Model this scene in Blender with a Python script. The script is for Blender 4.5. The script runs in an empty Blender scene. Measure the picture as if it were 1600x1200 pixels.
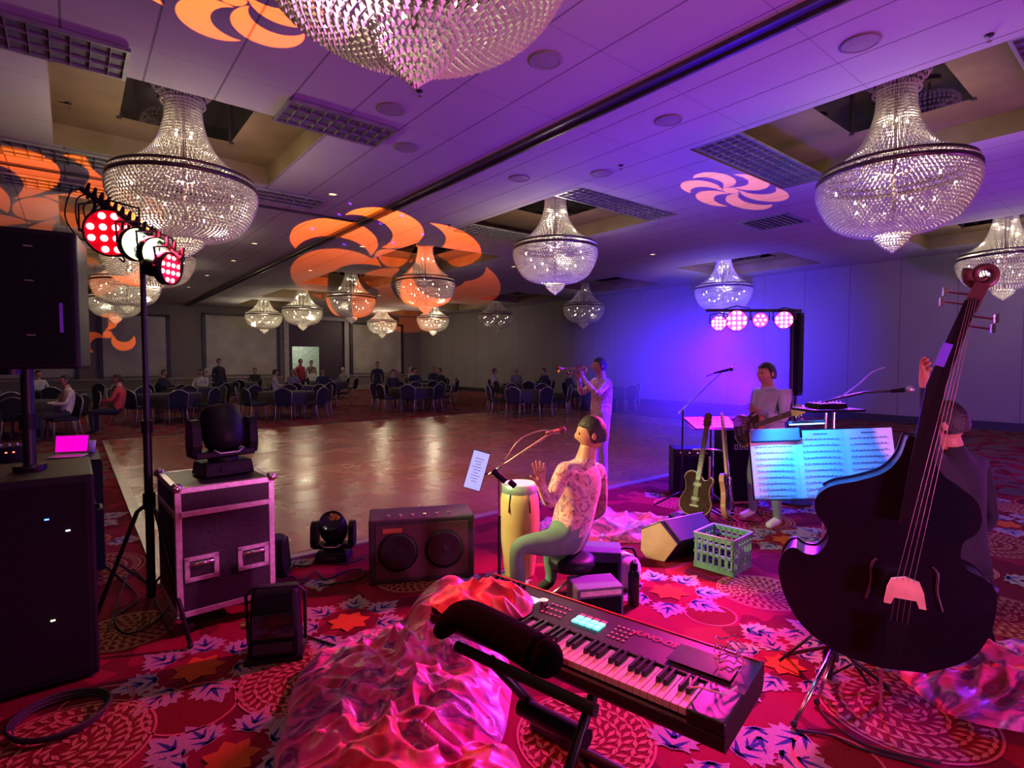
import bpy, math, random
import numpy as np
from mathutils import Vector, Matrix, noise, Euler

SC = bpy.context.scene
COL = SC.collection
random.seed(7)
PI = math.pi

# ------------------------------------------------------------------ camera
F_PX, CAM_H = 853.0, 1.65
PITCH, YAW = math.radians(-2.4), math.atan2(688, 853)
cam_d = bpy.data.cameras.new('camera')
cam_d.sensor_width = 36.0
cam_d.lens = F_PX / 1600 * 36
cam_d.clip_start = 0.05
cam_d.clip_end = 200
cam = bpy.data.objects.new('camera', cam_d)
COL.objects.link(cam)
cam.location = (0, 0, CAM_H)
cam.rotation_euler = (PI / 2 + PITCH, 0, -YAW)
SC.camera = cam

FW = Vector((math.sin(YAW), math.cos(YAW), 0))
RT = Vector((FW.y, -FW.x, 0))
FP = FW * math.cos(PITCH) + Vector((0, 0, math.sin(PITCH)))
UP = Vector((0, 0, math.cos(PITCH))) - FW * math.sin(PITCH)
FACE = -YAW          # rotation that turns a thing's local -Y towards the camera


def ray(x, y):
    return FP + RT * ((x - 800) / F_PX) - UP * ((y - 600) / F_PX)


def atz(x, y, z):
    d = ray(x, y)
    return Vector((0, 0, CAM_H)) + d * ((z - CAM_H) / d.z)


def atd(x, y, dep):
    return Vector((0, 0, CAM_H)) + ray(x, y) * dep


# ------------------------------------------------------------------ world and exposure
SC.view_settings.view_transform = 'Standard'
SC.view_settings.look = 'None'
SC.view_settings.gamma = 1
SC.view_settings.use_curve_mapping = False
SC.view_settings.exposure = 0.0
SC.cycles.use_denoising = True
SC.cycles.max_bounces = 6
SC.cycles.diffuse_bounces = 2
SC.cycles.glossy_bounces = 3
SC.cycles.transmission_bounces = 4
SC.cycles.volume_bounces = 0
SC.cycles.sample_clamp_indirect = 3.0
SC.cycles.caustics_reflective = False
SC.cycles.caustics_refractive = False
SC.cycles.volume_step_rate = 4.0
W = bpy.data.worlds.new('world')
SC.world = W
W.use_nodes = True
W.node_tree.nodes['Background'].inputs[0].default_value = (0.42, 0.20, 0.55, 1)
W.node_tree.nodes['Background'].inputs[1].default_value = 0.045


def lamp(name, kind, loc, color, energy, target=None, size=0.1, spot=60, blend=0.5, parent=None):
    l = bpy.data.lights.new(name, kind)
    l.color = color
    l.energy = energy
    if kind in ('POINT', 'SPOT'):
        l.shadow_soft_size = size
    if kind == 'SPOT':
        l.spot_size = math.radians(spot)
        l.spot_blend = blend
    o = bpy.data.objects.new(name, l)
    COL.objects.link(o)
    o.location = loc
    if target is not None:
        o.rotation_euler = (Vector(target) - Vector(loc)).to_track_quat('-Z', 'Y').to_euler()
    if parent:
        o.parent = parent
    return o


# stage lamps: the tree of cans on the left, the bar of cans at the right back, and unseen washes
TREE = Vector((0.36, 4.25, 0))
BAR = Vector((6.0, 3.05, 0))
# left tree; the purple wash is unseen and not on it
lamp('red_can_light', 'SPOT', (0.40, 4.05, 2.42), (1.0, 0.01, 0.03), 4000, (1.8, 1.3, 0.6), 0.08, 56, 0.8)
lamp('white_can_light', 'SPOT', (0.62, 4.10, 2.34), (0.95, 1.0, 0.42), 600, (3.4, 2.6, 0.4), 0.06, 40, 0.5)
lamp('unseen_purple_wash', 'SPOT', (2.6, -2.4, 0.6), (1.0, 0.20, 0.72), 700, (3.2, 3.6, 4.35), 0.25, 120, 1.0)  # unseen wash added behind the camera to colour the ceiling
# right bar; the lamps marked unseen stand elsewhere
lamp('magenta_can_light', 'SPOT', (5.0, 2.55, 2.25), (1.0, 0.02, 0.36), 1600, (1.7, 2.2, 0), 0.10, 60, 0.5)
lamp('blue_can_light', 'SPOT', (5.6, 2.2, 2.2), (0.20, 0.02, 1.0), 1200, (3.5, 1.7, 0), 0.10, 50, 0.5)
lamp('blue_back_wash', 'SPOT', (6.4, 3.3, 1.2), (0.015, 0.0, 1.0), 22000, (17.2, 9.9, 2.2), 0.3, 46, 1.0)
lamp('unseen_violet_up_wash', 'SPOT', (9.0, -0.8, 0.9), (0.55, 0.06, 0.90), 520, (6.0, 4.0, 4.4), 0.3, 150, 1.0)  # unseen wash added off to the right for the ceiling
lamp('blue_haze_light', 'SPOT', (6.5, 3.1, 2.25), (0.03, 0.0, 1.0), 1600, (6.6, 5.4, 0.0), 0.3, 110, 0.8)
lamp('blue_haze_light', 'POINT', (6.9, 4.0, 1.5), (0.03, 0.0, 1.0), 480, None, 0.3)  # unseen point lamp set inside the haze to make it glow
lamp('unseen_violet_wall_wash', 'SPOT', (9.0, -1.0, 1.0), (0.40, 0.05, 0.95), 1300, (17.2, 4.5, 2.6), 0.3, 110, 1.0)  # unseen wash added to turn the right wall violet
lamp('violet_floor_wash', 'SPOT', (6.1, 3.3, 2.2), (0.45, 0.0, 1.0), 1500, (4.2, 3.9, 0), 0.2, 80, 1.0)
lamp('unseen_warm_wash', 'SPOT', (-2.2, -1.2, 3.9), (1.0, 0.30, 0.28), 120, (2.2, 2.4, 0), 0.3, 80, 1.0)  # unseen warm fill high behind the camera, no fixture
lamp('unseen_dance_wash', 'SPOT', (3.2, 5.6, 4.1), (1.0, 0.30, 0.20), 470, (5.6, 8.2, 0), 0.4, 96, 1.0)  # unseen, hangs under the ceiling with no fixture modelled


# ------------------------------------------------------------------ materials
def nt(m):
    return m.node_tree.nodes, m.node_tree.links


def mat(name, col, rough=0.5, metal=0.0, var=0.15, scale=8.0, bump=0.0, spec=0.5, emit=None, es=0.0, col2=None, coat=0.0, sheen=0.0):
    m = bpy.data.materials.new(name)
    m.use_nodes = True
    N, L = nt(m)
    b = N['Principled BSDF']
    tc = N.new('ShaderNodeTexCoord')
    nz = N.new('ShaderNodeTexNoise')
    nz.inputs['Scale'].default_value = scale
    nz.inputs['Detail'].default_value = 3
    L.new(tc.outputs['Object'], nz.inputs['Vector'])
    cr = N.new('ShaderNodeValToRGB')
    c2 = col2 if col2 else tuple(min(1, c * (1 + var)) for c in col)
    c1 = col if col2 else tuple(c * (1 - var) for c in col)
    cr.color_ramp.elements[0].color = (*c1, 1)
    cr.color_ramp.elements[1].color = (*c2, 1)
    cr.color_ramp.elements[0].position = 0.35
    cr.color_ramp.elements[1].position = 0.65
    L.new(nz.outputs['Fac'], cr.inputs['Fac'])
    L.new(cr.outputs['Color'], b.inputs['Base Color'])
    b.inputs['Roughness'].default_value = rough
    b.inputs['Metallic'].default_value = metal
    b.inputs['Specular IOR Level'].default_value = spec
    b.inputs['Coat Weight'].default_value = coat
    b.inputs['Sheen Weight'].default_value = sheen
    if emit:
        b.inputs['Emission Color'].default_value = (*emit, 1)
        b.inputs['Emission Strength'].default_value = es
    if bump:
        bp = N.new('ShaderNodeBump')
        bp.inputs['Strength'].default_value = bump
        bp.inputs['Distance'].default_value = 0.02
        L.new(nz.outputs['Fac'], bp.inputs['Height'])
        L.new(bp.outputs['Normal'], b.inputs['Normal'])
    return m


def mixc(N, L, fac, a, b):
    x = N.new('ShaderNodeMix')
    x.data_type = 'RGBA'
    for i, v in ((6, a), (7, b)):
        if isinstance(v, tuple):
            x.inputs[i].default_value = (*v, 1)
        else:
            L.new(v, x.inputs[i])
    L.new(fac, x.inputs[0])
    return x.outputs[2]


def mth(N, L, op, a, b=None, c=None):
    x = N.new('ShaderNodeMath')
    x.operation = op
    for i, v in enumerate((a, b, c)):
        if v is None:
            continue
        if isinstance(v, (int, float)):
            x.inputs[i].default_value = v
        else:
            L.new(v, x.inputs[i])
    return x.outputs[0]


BLK = mat('black_plastic', (0.006, 0.005, 0.010), 0.5, bump=0.05, scale=60, spec=0.2)
BLKM = mat('black_metal', (0.008, 0.008, 0.010), 0.45, 0.2, scale=30)
RUB = mat('rubber', (0.01, 0.01, 0.01), 0.8)
CHR = mat('chrome', (0.75, 0.72, 0.7), 0.22, 1.0)
ALU = mat('brushed_aluminium', (0.62, 0.58, 0.62), 0.42, 0.85, scale=40)
CLOTHB = mat('black_cloth', (0.016, 0.013, 0.022), 0.9, bump=0.2, scale=120)
GRILLE = mat('speaker_grille', (0.005, 0.004, 0.009), 0.75, 0.0, bump=0.5, scale=300, spec=0.12)
SKIN = mat('skin', (0.42, 0.21, 0.13), 0.5, var=0.06)
HAIR = mat('dark_hair', (0.012, 0.008, 0.008), 0.6, scale=80, bump=0.4)
HAIRG = mat('grey_hair', (0.35, 0.32, 0.32), 0.7, scale=80, bump=0.4)
WOODD = mat('dark_wood', (0.10, 0.035, 0.015), 0.25, scale=14, col2=(0.16, 0.06, 0.025), coat=0.5)


def carpet_material():
    m = mat('carpet_crimson', (0.16, 0.006, 0.018), 0.95, bump=0.5, scale=240, col2=(0.28, 0.012, 0.035), spec=0.1)
    N, L = nt(m)
    b = N['Principled BSDF']
    src = b.inputs['Base Color'].links[0].from_socket
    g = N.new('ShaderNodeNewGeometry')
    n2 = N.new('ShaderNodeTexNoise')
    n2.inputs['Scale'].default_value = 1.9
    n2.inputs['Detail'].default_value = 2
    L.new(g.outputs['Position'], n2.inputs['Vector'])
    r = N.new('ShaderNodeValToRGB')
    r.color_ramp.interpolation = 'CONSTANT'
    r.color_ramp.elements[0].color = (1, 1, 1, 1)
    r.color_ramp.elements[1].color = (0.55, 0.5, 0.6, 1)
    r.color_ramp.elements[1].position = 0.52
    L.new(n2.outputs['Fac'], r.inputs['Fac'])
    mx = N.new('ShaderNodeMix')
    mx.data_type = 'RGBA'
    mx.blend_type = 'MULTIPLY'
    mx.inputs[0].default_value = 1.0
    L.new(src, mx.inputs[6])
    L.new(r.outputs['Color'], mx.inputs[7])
    s = N.new('ShaderNodeSeparateXYZ')
    L.new(g.outputs['Position'], s.inputs[0])
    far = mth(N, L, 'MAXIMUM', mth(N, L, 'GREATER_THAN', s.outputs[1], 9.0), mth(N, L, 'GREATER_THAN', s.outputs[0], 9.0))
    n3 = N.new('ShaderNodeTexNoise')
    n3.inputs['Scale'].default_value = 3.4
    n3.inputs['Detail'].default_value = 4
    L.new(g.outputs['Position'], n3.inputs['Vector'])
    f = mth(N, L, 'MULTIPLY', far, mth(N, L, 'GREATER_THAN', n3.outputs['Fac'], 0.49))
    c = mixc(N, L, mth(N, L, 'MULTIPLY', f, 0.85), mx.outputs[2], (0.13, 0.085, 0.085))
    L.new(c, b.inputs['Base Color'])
    return m


CARPET = carpet_material()
LEAF = mat('carpet_leaf', (0.34, 0.24, 0.24), 0.95, bump=0.5, scale=200, var=0.2, spec=0.1)
VEIN = mat('carpet_leaf_vein', (0.03, 0.045, 0.16), 0.95, bump=0.5, scale=200, spec=0.1)
FLOW = mat('carpet_flower', (0.50, 0.09, 0.02), 0.95, bump=0.5, scale=200, var=0.3, spec=0.1)
ROPE = mat('carpet_rope', (0.42, 0.16, 0.10), 0.95, bump=0.5, scale=200, var=0.25, spec=0.1)
MEDAL = mat('carpet_medallion', (0.15, 0.012, 0.012), 0.95, bump=0.5, scale=200, var=0.25, spec=0.1)
PLINE = mat('carpet_line', (0.40, 0.10, 0.10), 0.95, scale=200, spec=0.1)


def ceiling_material():
    m = bpy.data.materials.new('ceiling_tile')
    m.use_nodes = True
    N, L = nt(m)
    b = N['Principled BSDF']
    g = N.new('ShaderNodeNewGeometry')
    s = N.new('ShaderNodeSeparateXYZ')
    L.new(g.outputs['Position'], s.inputs[0])

    def seam(coord, pitch, off, wdt):
        f = mth(N, L, 'PINGPONG', mth(N, L, 'ADD', coord, off), pitch / 2)
        return mth(N, L, 'LESS_THAN', f, wdt)
    sx = seam(s.outputs[0], 0.61, -0.0 + 0.61 * 10 - 3.05, 0.009)
    sy = seam(s.outputs[1], 1.22, 12.2 + 0.35, 0.006)
    nz = N.new('ShaderNodeTexNoise')
    nz.inputs['Scale'].default_value = 60
    L.new(g.outputs['Position'], nz.inputs['Vector'])
    n2 = N.new('ShaderNodeTexNoise')
    n2.inputs['Scale'].default_value = 0.8
    L.new(g.outputs['Position'], n2.inputs['Vector'])
    base = mixc(N, L, nz.outputs['Fac'], (0.38, 0.34, 0.37), (0.48, 0.44, 0.47))
    base = mixc(N, L, n2.outputs['Fac'], base, (0.36, 0.32, 0.35))
    c1 = mixc(N, L, mth(N, L, 'MULTIPLY', sy, 0.45), base, (0.16, 0.13, 0.14))
    c2 = mixc(N, L, mth(N, L, 'MULTIPLY', sx, 0.8), c1, (0.10, 0.08, 0.09))
    L.new(c2, b.inputs['Base Color'])
    b.inputs['Roughness'].default_value = 0.85
    return m


CEIL = ceiling_material()
BROWN = mat('coffer_brown', (0.13, 0.085, 0.045), 0.7, scale=1.6, col2=(0.19, 0.125, 0.07))
MIRR = mat('coffer_mirror', (0.75, 0.72, 0.68), 0.06, 1.0, var=0.03)
DARKT = mat('dark_trim', (0.02, 0.012, 0.022), 0.5)
LOUV = mat('louver_aluminium', (0.30, 0.30, 0.32), 0.4, 0.6)
LOUVD = mat('louver_dark', (0.10, 0.10, 0.12), 0.5)


def wood_floor():
    m = bpy.data.materials.new('dance_floor_wood')
    m.use_nodes = True
    N, L = nt(m)
    b = N['Principled BSDF']
    g = N.new('ShaderNodeNewGeometry')
    mp = N.new('ShaderNodeMapping')
    mp.inputs['Scale'].default_value = (1.0, 6.0, 1)
    L.new(g.outputs['Position'], mp.inputs['Vector'])
    nz = N.new('ShaderNodeTexNoise')
    nz.inputs['Scale'].default_value = 2.0
    nz.inputs['Detail'].default_value = 4
    L.new(mp.outputs[0], nz.inputs['Vector'])
    s = N.new('ShaderNodeSeparateXYZ')
    L.new(g.outputs['Position'], s.inputs[0])
    sx = mth(N, L, 'LESS_THAN', mth(N, L, 'PINGPONG', s.outputs[0], 0.457), 0.004)
    sy = mth(N, L, 'LESS_THAN', mth(N, L, 'PINGPONG', s.outputs[1], 0.457), 0.004)
    sm = mth(N, L, 'MAXIMUM', sx, sy)
    base = mixc(N, L, nz.outputs['Fac'], (0.20, 0.065, 0.035), (0.38, 0.13, 0.07))
    c = mixc(N, L, mth(N, L, 'MULTIPLY', sm, 0.35), base, (0.05, 0.02, 0.015))
    L.new(c, b.inputs['Base Color'])
    n2 = N.new('ShaderNodeTexNoise')
    n2.inputs['Scale'].default_value = 1.3
    n2.inputs['Detail'].default_value = 3
    L.new(g.outputs['Position'], n2.inputs['Vector'])
    r = mth(N, L, 'MULTIPLY_ADD', n2.outputs['Fac'], 0.25, 0.14)
    L.new(r, b.inputs['Roughness'])
    bp = N.new('ShaderNodeBump')
    bp.inputs['Strength'].default_value = 0.25
    bp.inputs['Distance'].default_value = 0.03
    L.new(n2.outputs['Fac'], bp.inputs['Height'])
    L.new(bp.outputs['Normal'], b.inputs['Normal'])
    b.inputs['Specular IOR Level'].default_value = 0.7
    return m


DANCE = wood_floor()


def ribbed(name, col, pitch, axis, dark=0.6):
    m = bpy.data.materials.new(name)
    m.use_nodes = True
    N, L = nt(m)
    b = N['Principled BSDF']
    g = N.new('ShaderNodeNewGeometry')
    s = N.new('ShaderNodeSeparateXYZ')
    L.new(g.outputs['Position'], s.inputs[0])
    f = mth(N, L, 'LESS_THAN', mth(N, L, 'PINGPONG', s.outputs[axis], pitch / 2), 0.012)
    nz = N.new('ShaderNodeTexNoise')
    nz.inputs['Scale'].default_value = 0.9
    nz.inputs['Detail'].default_value = 4
    L.new(g.outputs['Position'], nz.inputs['Vector'])
    base = mixc(N, L, nz.outputs['Fac'], tuple(c * 0.85 for c in col), tuple(c * 1.15 for c in col))
    c = mixc(N, L, mth(N, L, 'MULTIPLY', f, dark), base, tuple(c * 0.3 for c in col))
    L.new(c, b.inputs['Base Color'])
    b.inputs['Roughness'].default_value = 0.75
    return m


WALLR = ribbed('partition_panel', (0.21, 0.18, 0.19), 1.22, 1)
WALLF = ribbed('wall_fabric', (0.17, 0.13, 0.13), 2.4, 0, 0.3)
PANEL = mat('wall_panel_cream', (0.36, 0.31, 0.26), 0.5, scale=1.2)


# ------------------------------------------------------------------ mesh building
class MB:
    def __init__(s):
        s.v, s.f, s.mi, s.sm = [], [], [], []

    def add(s, vs, fs, m=0, smooth=False):
        o = len(s.v)
        s.v += [tuple(v) for v in vs]
        for f in fs:
            s.f.append([i + o for i in f])
            s.mi.append(m)
            s.sm.append(smooth)
        return s

    def box(s, c, d, rot=None, m=0, top=None):
        # d full sizes; top = (sx, sy) scale of the upper face
        tx, ty = top or (1, 1)
        vs = []
        for z in (-.5, .5):
            kx, ky = (tx, ty) if z > 0 else (1, 1)
            for x, y in ((-.5, -.5), (.5, -.5), (.5, .5), (-.5, .5)):
                p = Vector((x * d[0] * kx, y * d[1] * ky, z * d[2]))
                if rot is not None:
                    p = (Euler(rot).to_matrix() @ p) if not isinstance(rot, Matrix) else rot @ p
                vs.append(p + Vector(c))
        return s.add(vs, [(3, 2, 1, 0), (4, 5, 6, 7), (0, 1, 5, 4), (1, 2, 6, 5), (2, 3, 7, 6), (3, 0, 4, 7)], m)

    def cyl(s, p0, p1, r0, r1=None, n=16, m=0, cap=True, smooth=True):
        r1 = r0 if r1 is None else r1
        p0, p1 = Vector(p0), Vector(p1)
        q = (p1 - p0).to_track_quat('Z', 'Y')
        vs = []
        for p, r in ((p0, r0), (p1, r1)):
            for i in range(n):
                a = 2 * PI * i / n
                vs.append(p + q @ Vector((r * math.cos(a), r * math.sin(a), 0)))
        s.add(vs, [(i, (i + 1) % n, n + (i + 1) % n, n + i) for i in range(n)], m, smooth)
        if cap:
            s.add(vs[:n], [tuple(range(n))[::-1]], m)
            s.add(vs[n:], [tuple(range(n))], m)
        return s

    def tube(s, pts, r, n=8, m=0, closed=False):
        pts = [Vector(p) for p in pts]
        k = len(pts)
        vs = []
        prev = None
        for i, p in enumerate(pts):
            if closed:
                t = pts[(i + 1) % k] - pts[i - 1]
            else:
                t = pts[min(i + 1, k - 1)] - pts[max(i - 1, 0)]
            if t.length < 1e-9:
                t = Vector((0, 0, 1))
            t.normalize()
            if prev is None:
                a = t.orthogonal().normalized()
            else:
                a = (prev - t * prev.dot(t))
                a = a.normalized() if a.length > 1e-6 else t.orthogonal().normalized()
            prev = a
            b = t.cross(a)
            rr = r[i] if isinstance(r, (list, tuple)) else r
            for j in range(n):
                an = 2 * PI * j / n
                vs.append(p + a * (rr * math.cos(an)) + b * (rr * math.sin(an)))
        fs = []
        for i in range(k if closed else k - 1):
            i2 = (i + 1) % k
            for j in range(n):
                fs.append((i * n + j, i * n + (j + 1) % n, i2 * n + (j + 1) % n, i2 * n + j))
        if not closed:
            fs.append(tuple(range(n))[::-1])
            fs.append(tuple(range((k - 1) * n, k * n)))
        return s.add(vs, fs, m, True)

    def lathe(s, prof, c=(0, 0, 0), n=24, m=0, smooth=True, mtx=None):
        vs = []
        for r, z in prof:
            for i in range(n):
                a = 2 * PI * i / n
                p = Vector((r * math.cos(a), r * math.sin(a), z))
                if mtx is not None:
                    p = mtx @ p
                vs.append(p + Vector(c))
        fs = []
        for k in range(len(prof) - 1):
            for i in range(n):
                fs.append((k * n + i, k * n + (i + 1) % n, (k + 1) * n + (i + 1) % n, (k + 1) * n + i))
        return s.add(vs, fs, m, smooth)

    def ball(s, c, r, n=12, m=0, mtx=None):
        r = (r, r, r) if isinstance(r, (int, float)) else r
        k = n // 2
        prof = [(math.sin(PI * i / k), -math.cos(PI * i / k)) for i in range(k + 1)]
        S = Matrix.Diagonal(Vector(r))
        M3 = (mtx @ S) if mtx is not None else S
        return s.lathe([(max(a, 1e-4), b) for a, b in prof], c, n, m, True, M3)

    def prism(s, poly, y0, y1, m=0, mtx=None, off=(0, 0, 0), smooth=False):
        # poly in local XZ, extruded along Y
        n = len(poly)
        vs = [Vector((x, y, z)) for y in (y0, y1) for x, z in poly]
        if mtx is not None:
            vs = [mtx @ v for v in vs]
        vs = [v + Vector(off) for v in vs]
        s.add(vs, [(i, (i + 1) % n, n + (i + 1) % n, n + i) for i in range(n)], m, smooth)
        s.add(vs[:n], [tuple(range(n))[::-1]], m)
        s.add(vs[n:], [tuple(range(n))], m)
        return s

    def build(s, name, mats, parent=None, bevel=0, loc=None, rot=None):
        me = bpy.data.meshes.new(name)
        me.from_pydata(s.v, [], s.f)
        for mm in (mats if isinstance(mats, (list, tuple)) else [mats]):
            me.materials.append(mm)
        me.polygons.foreach_set('material_index', s.mi)
        me.polygons.foreach_set('use_smooth', s.sm)
        me.update()
        o = bpy.data.objects.new(name, me)
        COL.objects.link(o)
        if parent:
            o.parent = parent
        if loc is not None:
            o.location = loc
        if rot is not None:
            o.rotation_euler = rot
        if bevel:
            b = o.modifiers.new('bevel', 'BEVEL')
            b.width = bevel
            b.segments = 2
            b.limit_method = 'ANGLE'
        return o


def tag(o, label=None, cat=None, group=None, kind=None):
    if label:
        o['label'] = label
    if cat:
        o['category'] = cat
    if group:
        o['group'] = group
    if kind:
        o['kind'] = kind
    return o


def thing(name, label, cat, loc=(0, 0, 0), rz=0, group=None, rot=None):
    o = bpy.data.objects.new(name, None)
    o.empty_display_size = 0.1
    COL.objects.link(o)
    o.location = loc
    o.rotation_euler = rot if rot is not None else (0, 0, rz)
    return tag(o, label, cat, group)


def copy_tree(o, parent=None):
    c = o.copy()
    COL.objects.link(c)
    c.parent = parent
    for ch in list(o.children):
        copy_tree(ch, c)
    return c


def spline(pts, n=8, closed=False):
    pts = [Vector(p) for p in pts]
    k = len(pts)
    out = []
    segs = k if closed else k - 1
    for i in range(segs):
        if closed:
            p0, p1, p2, p3 = pts[i - 1], pts[i], pts[(i + 1) % k], pts[(i + 2) % k]
        else:
            p0, p1, p2, p3 = pts[max(i - 1, 0)], pts[i], pts[i + 1], pts[min(i + 2, k - 1)]
        for j in range(n):
            t = j / n
            out.append(0.5 * ((2 * p1) + (p2 - p0) * t + (2 * p0 - 5 * p1 + 4 * p2 - p3) * t * t + (3 * p1 - p0 - 3 * p2 + p3) * t ** 3))
    if not closed:
        out.append(pts[-1])
    return out


# ================================================================== THE ROOM
CZ = 4.35
X0, X1, Y0, Y1 = -9.0, 17.2, -5.0, 30.6
DF = (0.55, 13.0, 4.72, 13.9)      # dance floor


def carpet_floor():
    b = MB()
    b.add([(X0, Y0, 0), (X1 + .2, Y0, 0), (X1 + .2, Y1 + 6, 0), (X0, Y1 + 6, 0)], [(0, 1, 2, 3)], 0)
    rnd = random.Random(3)

    def inside(x, y, r):
        return (DF[0] - r < x < DF[1] + r) and (DF[2] - r < y < DF[3] + r)

    def poly(pts, z, m):
        b.add([(x, y, z) for x, y in pts], [tuple(range(len(pts)))], m)

    cnt = [0]

    def leaf(cx, cy, a, sz):
        cnt[0] += 1
        zo = (cnt[0] % 60) * 0.00004
        ca, sa = math.cos(a), math.sin(a)

        def T(u, v):
            return (cx + sz * (u * ca - v * sa), cy + sz * (u * sa + v * ca))
        right = [(0.02, 0.0), (0.16, 0.04), (0.32, 0.0), (0.28, 0.12), (0.46, 0.16), (0.38, 0.27), (0.52, 0.40), (0.36, 0.42), (0.40, 0.56),
                 (0.26, 0.55), (0.26, 0.70), (0.14, 0.70), (0.08, 0.86), (0.0, 1.0)]
        pts = [T(u, v) for u, v in right] + [T(-u, v) for u, v in right[-2::-1]]
        # star-shaped fan from the leaf's middle
        c = T(0, 0.38)
        b.add([(x, y, 0.0022 + zo) for x, y in pts + [c]], [(i, (i + 1) % len(pts), len(pts)) for i in range(len(pts))], 1)
        for (u, v, w) in ((0, 0.78, .05), (0.30, 0.34, .045), (-0.30, 0.34, .045), (0.22, 0.56, .035), (-0.22, 0.56, .035), (0.20, 0.10, .04), (-0.20, 0.10, .04)):
            base = (0, 0.05 if v < 0.5 else 0.3)
            d = Vector((u - base[0], v - base[1]))
            n = Vector((-d.y, d.x)).normalized() * w
            q = [T(base[0] - n.x, base[1] - n.y), T(base[0] + d.x * .5 - n.x * .8, base[1] + d.y * .5 - n.y * .8), T(u, v),
                 T(base[0] + d.x * .5 + n.x * .8, base[1] + d.y * .5 + n.y * .8), T(base[0] + n.x, base[1] + n.y)]
            poly(q, 0.0024 + zo, 2)

    def flower(cx, cy, sz):
        for k in range(7):
            a = k * 2 * PI / 7
            q = []
            for u, v in ((0.05, 0), (0.28, 0.30), (0.2, 0.55), (0.0, 0.8), (-0.2, 0.55), (-0.28, 0.30), (-0.05, 0)):
                q.append((cx + sz * (u * math.cos(a) - v * math.sin(a)), cy + sz * (u * math.sin(a) + v * math.cos(a))))
            poly(q, 0.0050 + 0.0001 * k, 3)

    def ring(cx, cy, r, n, w, m=4):
        for k in range(n):
            a = 2 * PI * k / n
            for sgn in (-1, 1):
                a2 = a + sgn * 0.45 * w / r
                rr = r + sgn * w * 0.30
                t = a + 0.9
                dx, dy = math.cos(t + (0.9 if sgn > 0 else -0.4)) * w * .62, math.sin(t + (0.9 if sgn > 0 else -0.4)) * w * .62
                nx, ny = -dy * .36, dx * .36
                px, py = cx + rr * math.cos(a2), cy + rr * math.sin(a2)
                poly([(px - dx, py - dy), (px + nx, py + ny), (px + dx, py + dy), (px - nx, py - ny)], 0.0032, m)

    def circle_line(cx, cy, r, w=0.006, m=6, sx=1.0, n=48, a0=0, a1=2 * PI):
        vs = []
        for k in range(n + 1):
            a = a0 + (a1 - a0) * k / n
            for rr in (r - w, r + w):
                vs.append((cx + rr * math.cos(a) * sx, cy + rr * math.sin(a), 0.0028))
        b.add(vs, [(2 * k, 2 * k + 1, 2 * k + 3, 2 * k + 2) for k in range(n)], m)

    def medallion(cx, cy, R):
        poly([(cx + R * math.cos(2 * PI * k / 40), cy + R * math.sin(2 * PI * k / 40)) for k in range(40)], 0.0014, 5)
        circle_line(cx, cy, R)
        for q in (0.88, 0.66, 0.44, 0.2):
            ring(cx, cy, R * q, max(8, int(2 * PI * R * q / 0.05)), 0.052)

    def unit(x, y, k):
        if inside(x, y, 0.42):
            return
        if k == 0:
            medallion(x, y, 0.42)
        elif k == 1:
            flower(x, y, 0.20)
            for q in range(6):
                a = q * PI / 3 + 0.3 + rnd.uniform(-.1, .1)
                leaf(x + math.cos(a) * .19, y + math.sin(a) * .19, a - PI / 2, 0.31)
        else:
            medallion(x, y, 0.27)
            for q in range(3):
                a = q * 2 * PI / 3 + rnd.uniform(0, 2)
                leaf(x + math.cos(a) * .30, y + math.sin(a) * .30, a - PI / 2, 0.30)
    step = 0.93
    # medallion / leaf-cluster / plain-circle lattice, dense where the floor is seen near
    for i in range(-4, 12):
        for j in range(-3, 8):
            x, y = 0.92 + i * step * .98, 2.85 + (j - 2) * step * .92
            if x > 9 or y > 9 or (x > 1 and y > 4.4):
                continue
            if x < 4.6 and y < 4.6:
                continue
            k = (i + 2 * j) % 3
            unit(x + rnd.uniform(-.04, .04), y + rnd.uniform(-.04, .04), k)
            if not inside(x, y, 0.6):
                circle_line(x + .47, y + .46, 0.5, n=20, a0=rnd.uniform(0, 6), a1=rnd.uniform(0, 6))
    # the part of the carpet seen close by, laid out motif by motif
    for px, py, R_ in ((470, 1062, .30), (95, 1172, .34), (1410, 1108, .36), (1190, 925, .30), (915, 1150, .30), (640, 905, .24), (1560, 960, .36), (200, 985, .26), (560, 1185, .26)):
        q = atz(px, py, 0)
        medallion(q.x, q.y, R_)
    for px, py, R_ in ((300, 1105, .20), (1310, 1190, .17), (1110, 960, .16), (150, 1100, .15), (640, 1130, .2)):
        q = atz(px, py, 0)
        circle_line(q.x, q.y, R_, m=6)
        poly([(q.x + R_ * .96 * math.cos(2 * PI * k / 30), q.y + R_ * .96 * math.sin(2 * PI * k / 30)) for k in range(30)], 0.0012, 5)
    for px, py, sz in ((310, 1045, .17), (545, 972, .17), (360, 1185, .15), (1045, 925, .18), (1230, 845, .18), (1225, 1040, .14), (760, 920, .16), (1330, 1005, .16)):
        q = atz(px, py, 0)
        flower(q.x, q.y, sz)
        n_ = 7
        for k in range(n_):
            a = 2 * PI * k / n_ + px
            leaf(q.x + math.cos(a) * sz * 1.05, q.y + math.sin(a) * sz * 1.05, a - PI / 2 + rnd.uniform(-.2, .2), sz * 1.35)
    for px, py in ((1050, 1172), (1110, 1190), (1190, 1085), (1178, 1135), (1150, 1180), (1215, 1175), (1245, 985), (1205, 1003), (1165, 985), (420, 1150), (480, 1165), (290, 1180),
                   (980, 1010), (1260, 1150), (1450, 1010), (120, 1045), (500, 905), (455, 885)):
        q = atz(px, py, 0)
        leaf(q.x, q.y, px * .37, .24)
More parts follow.
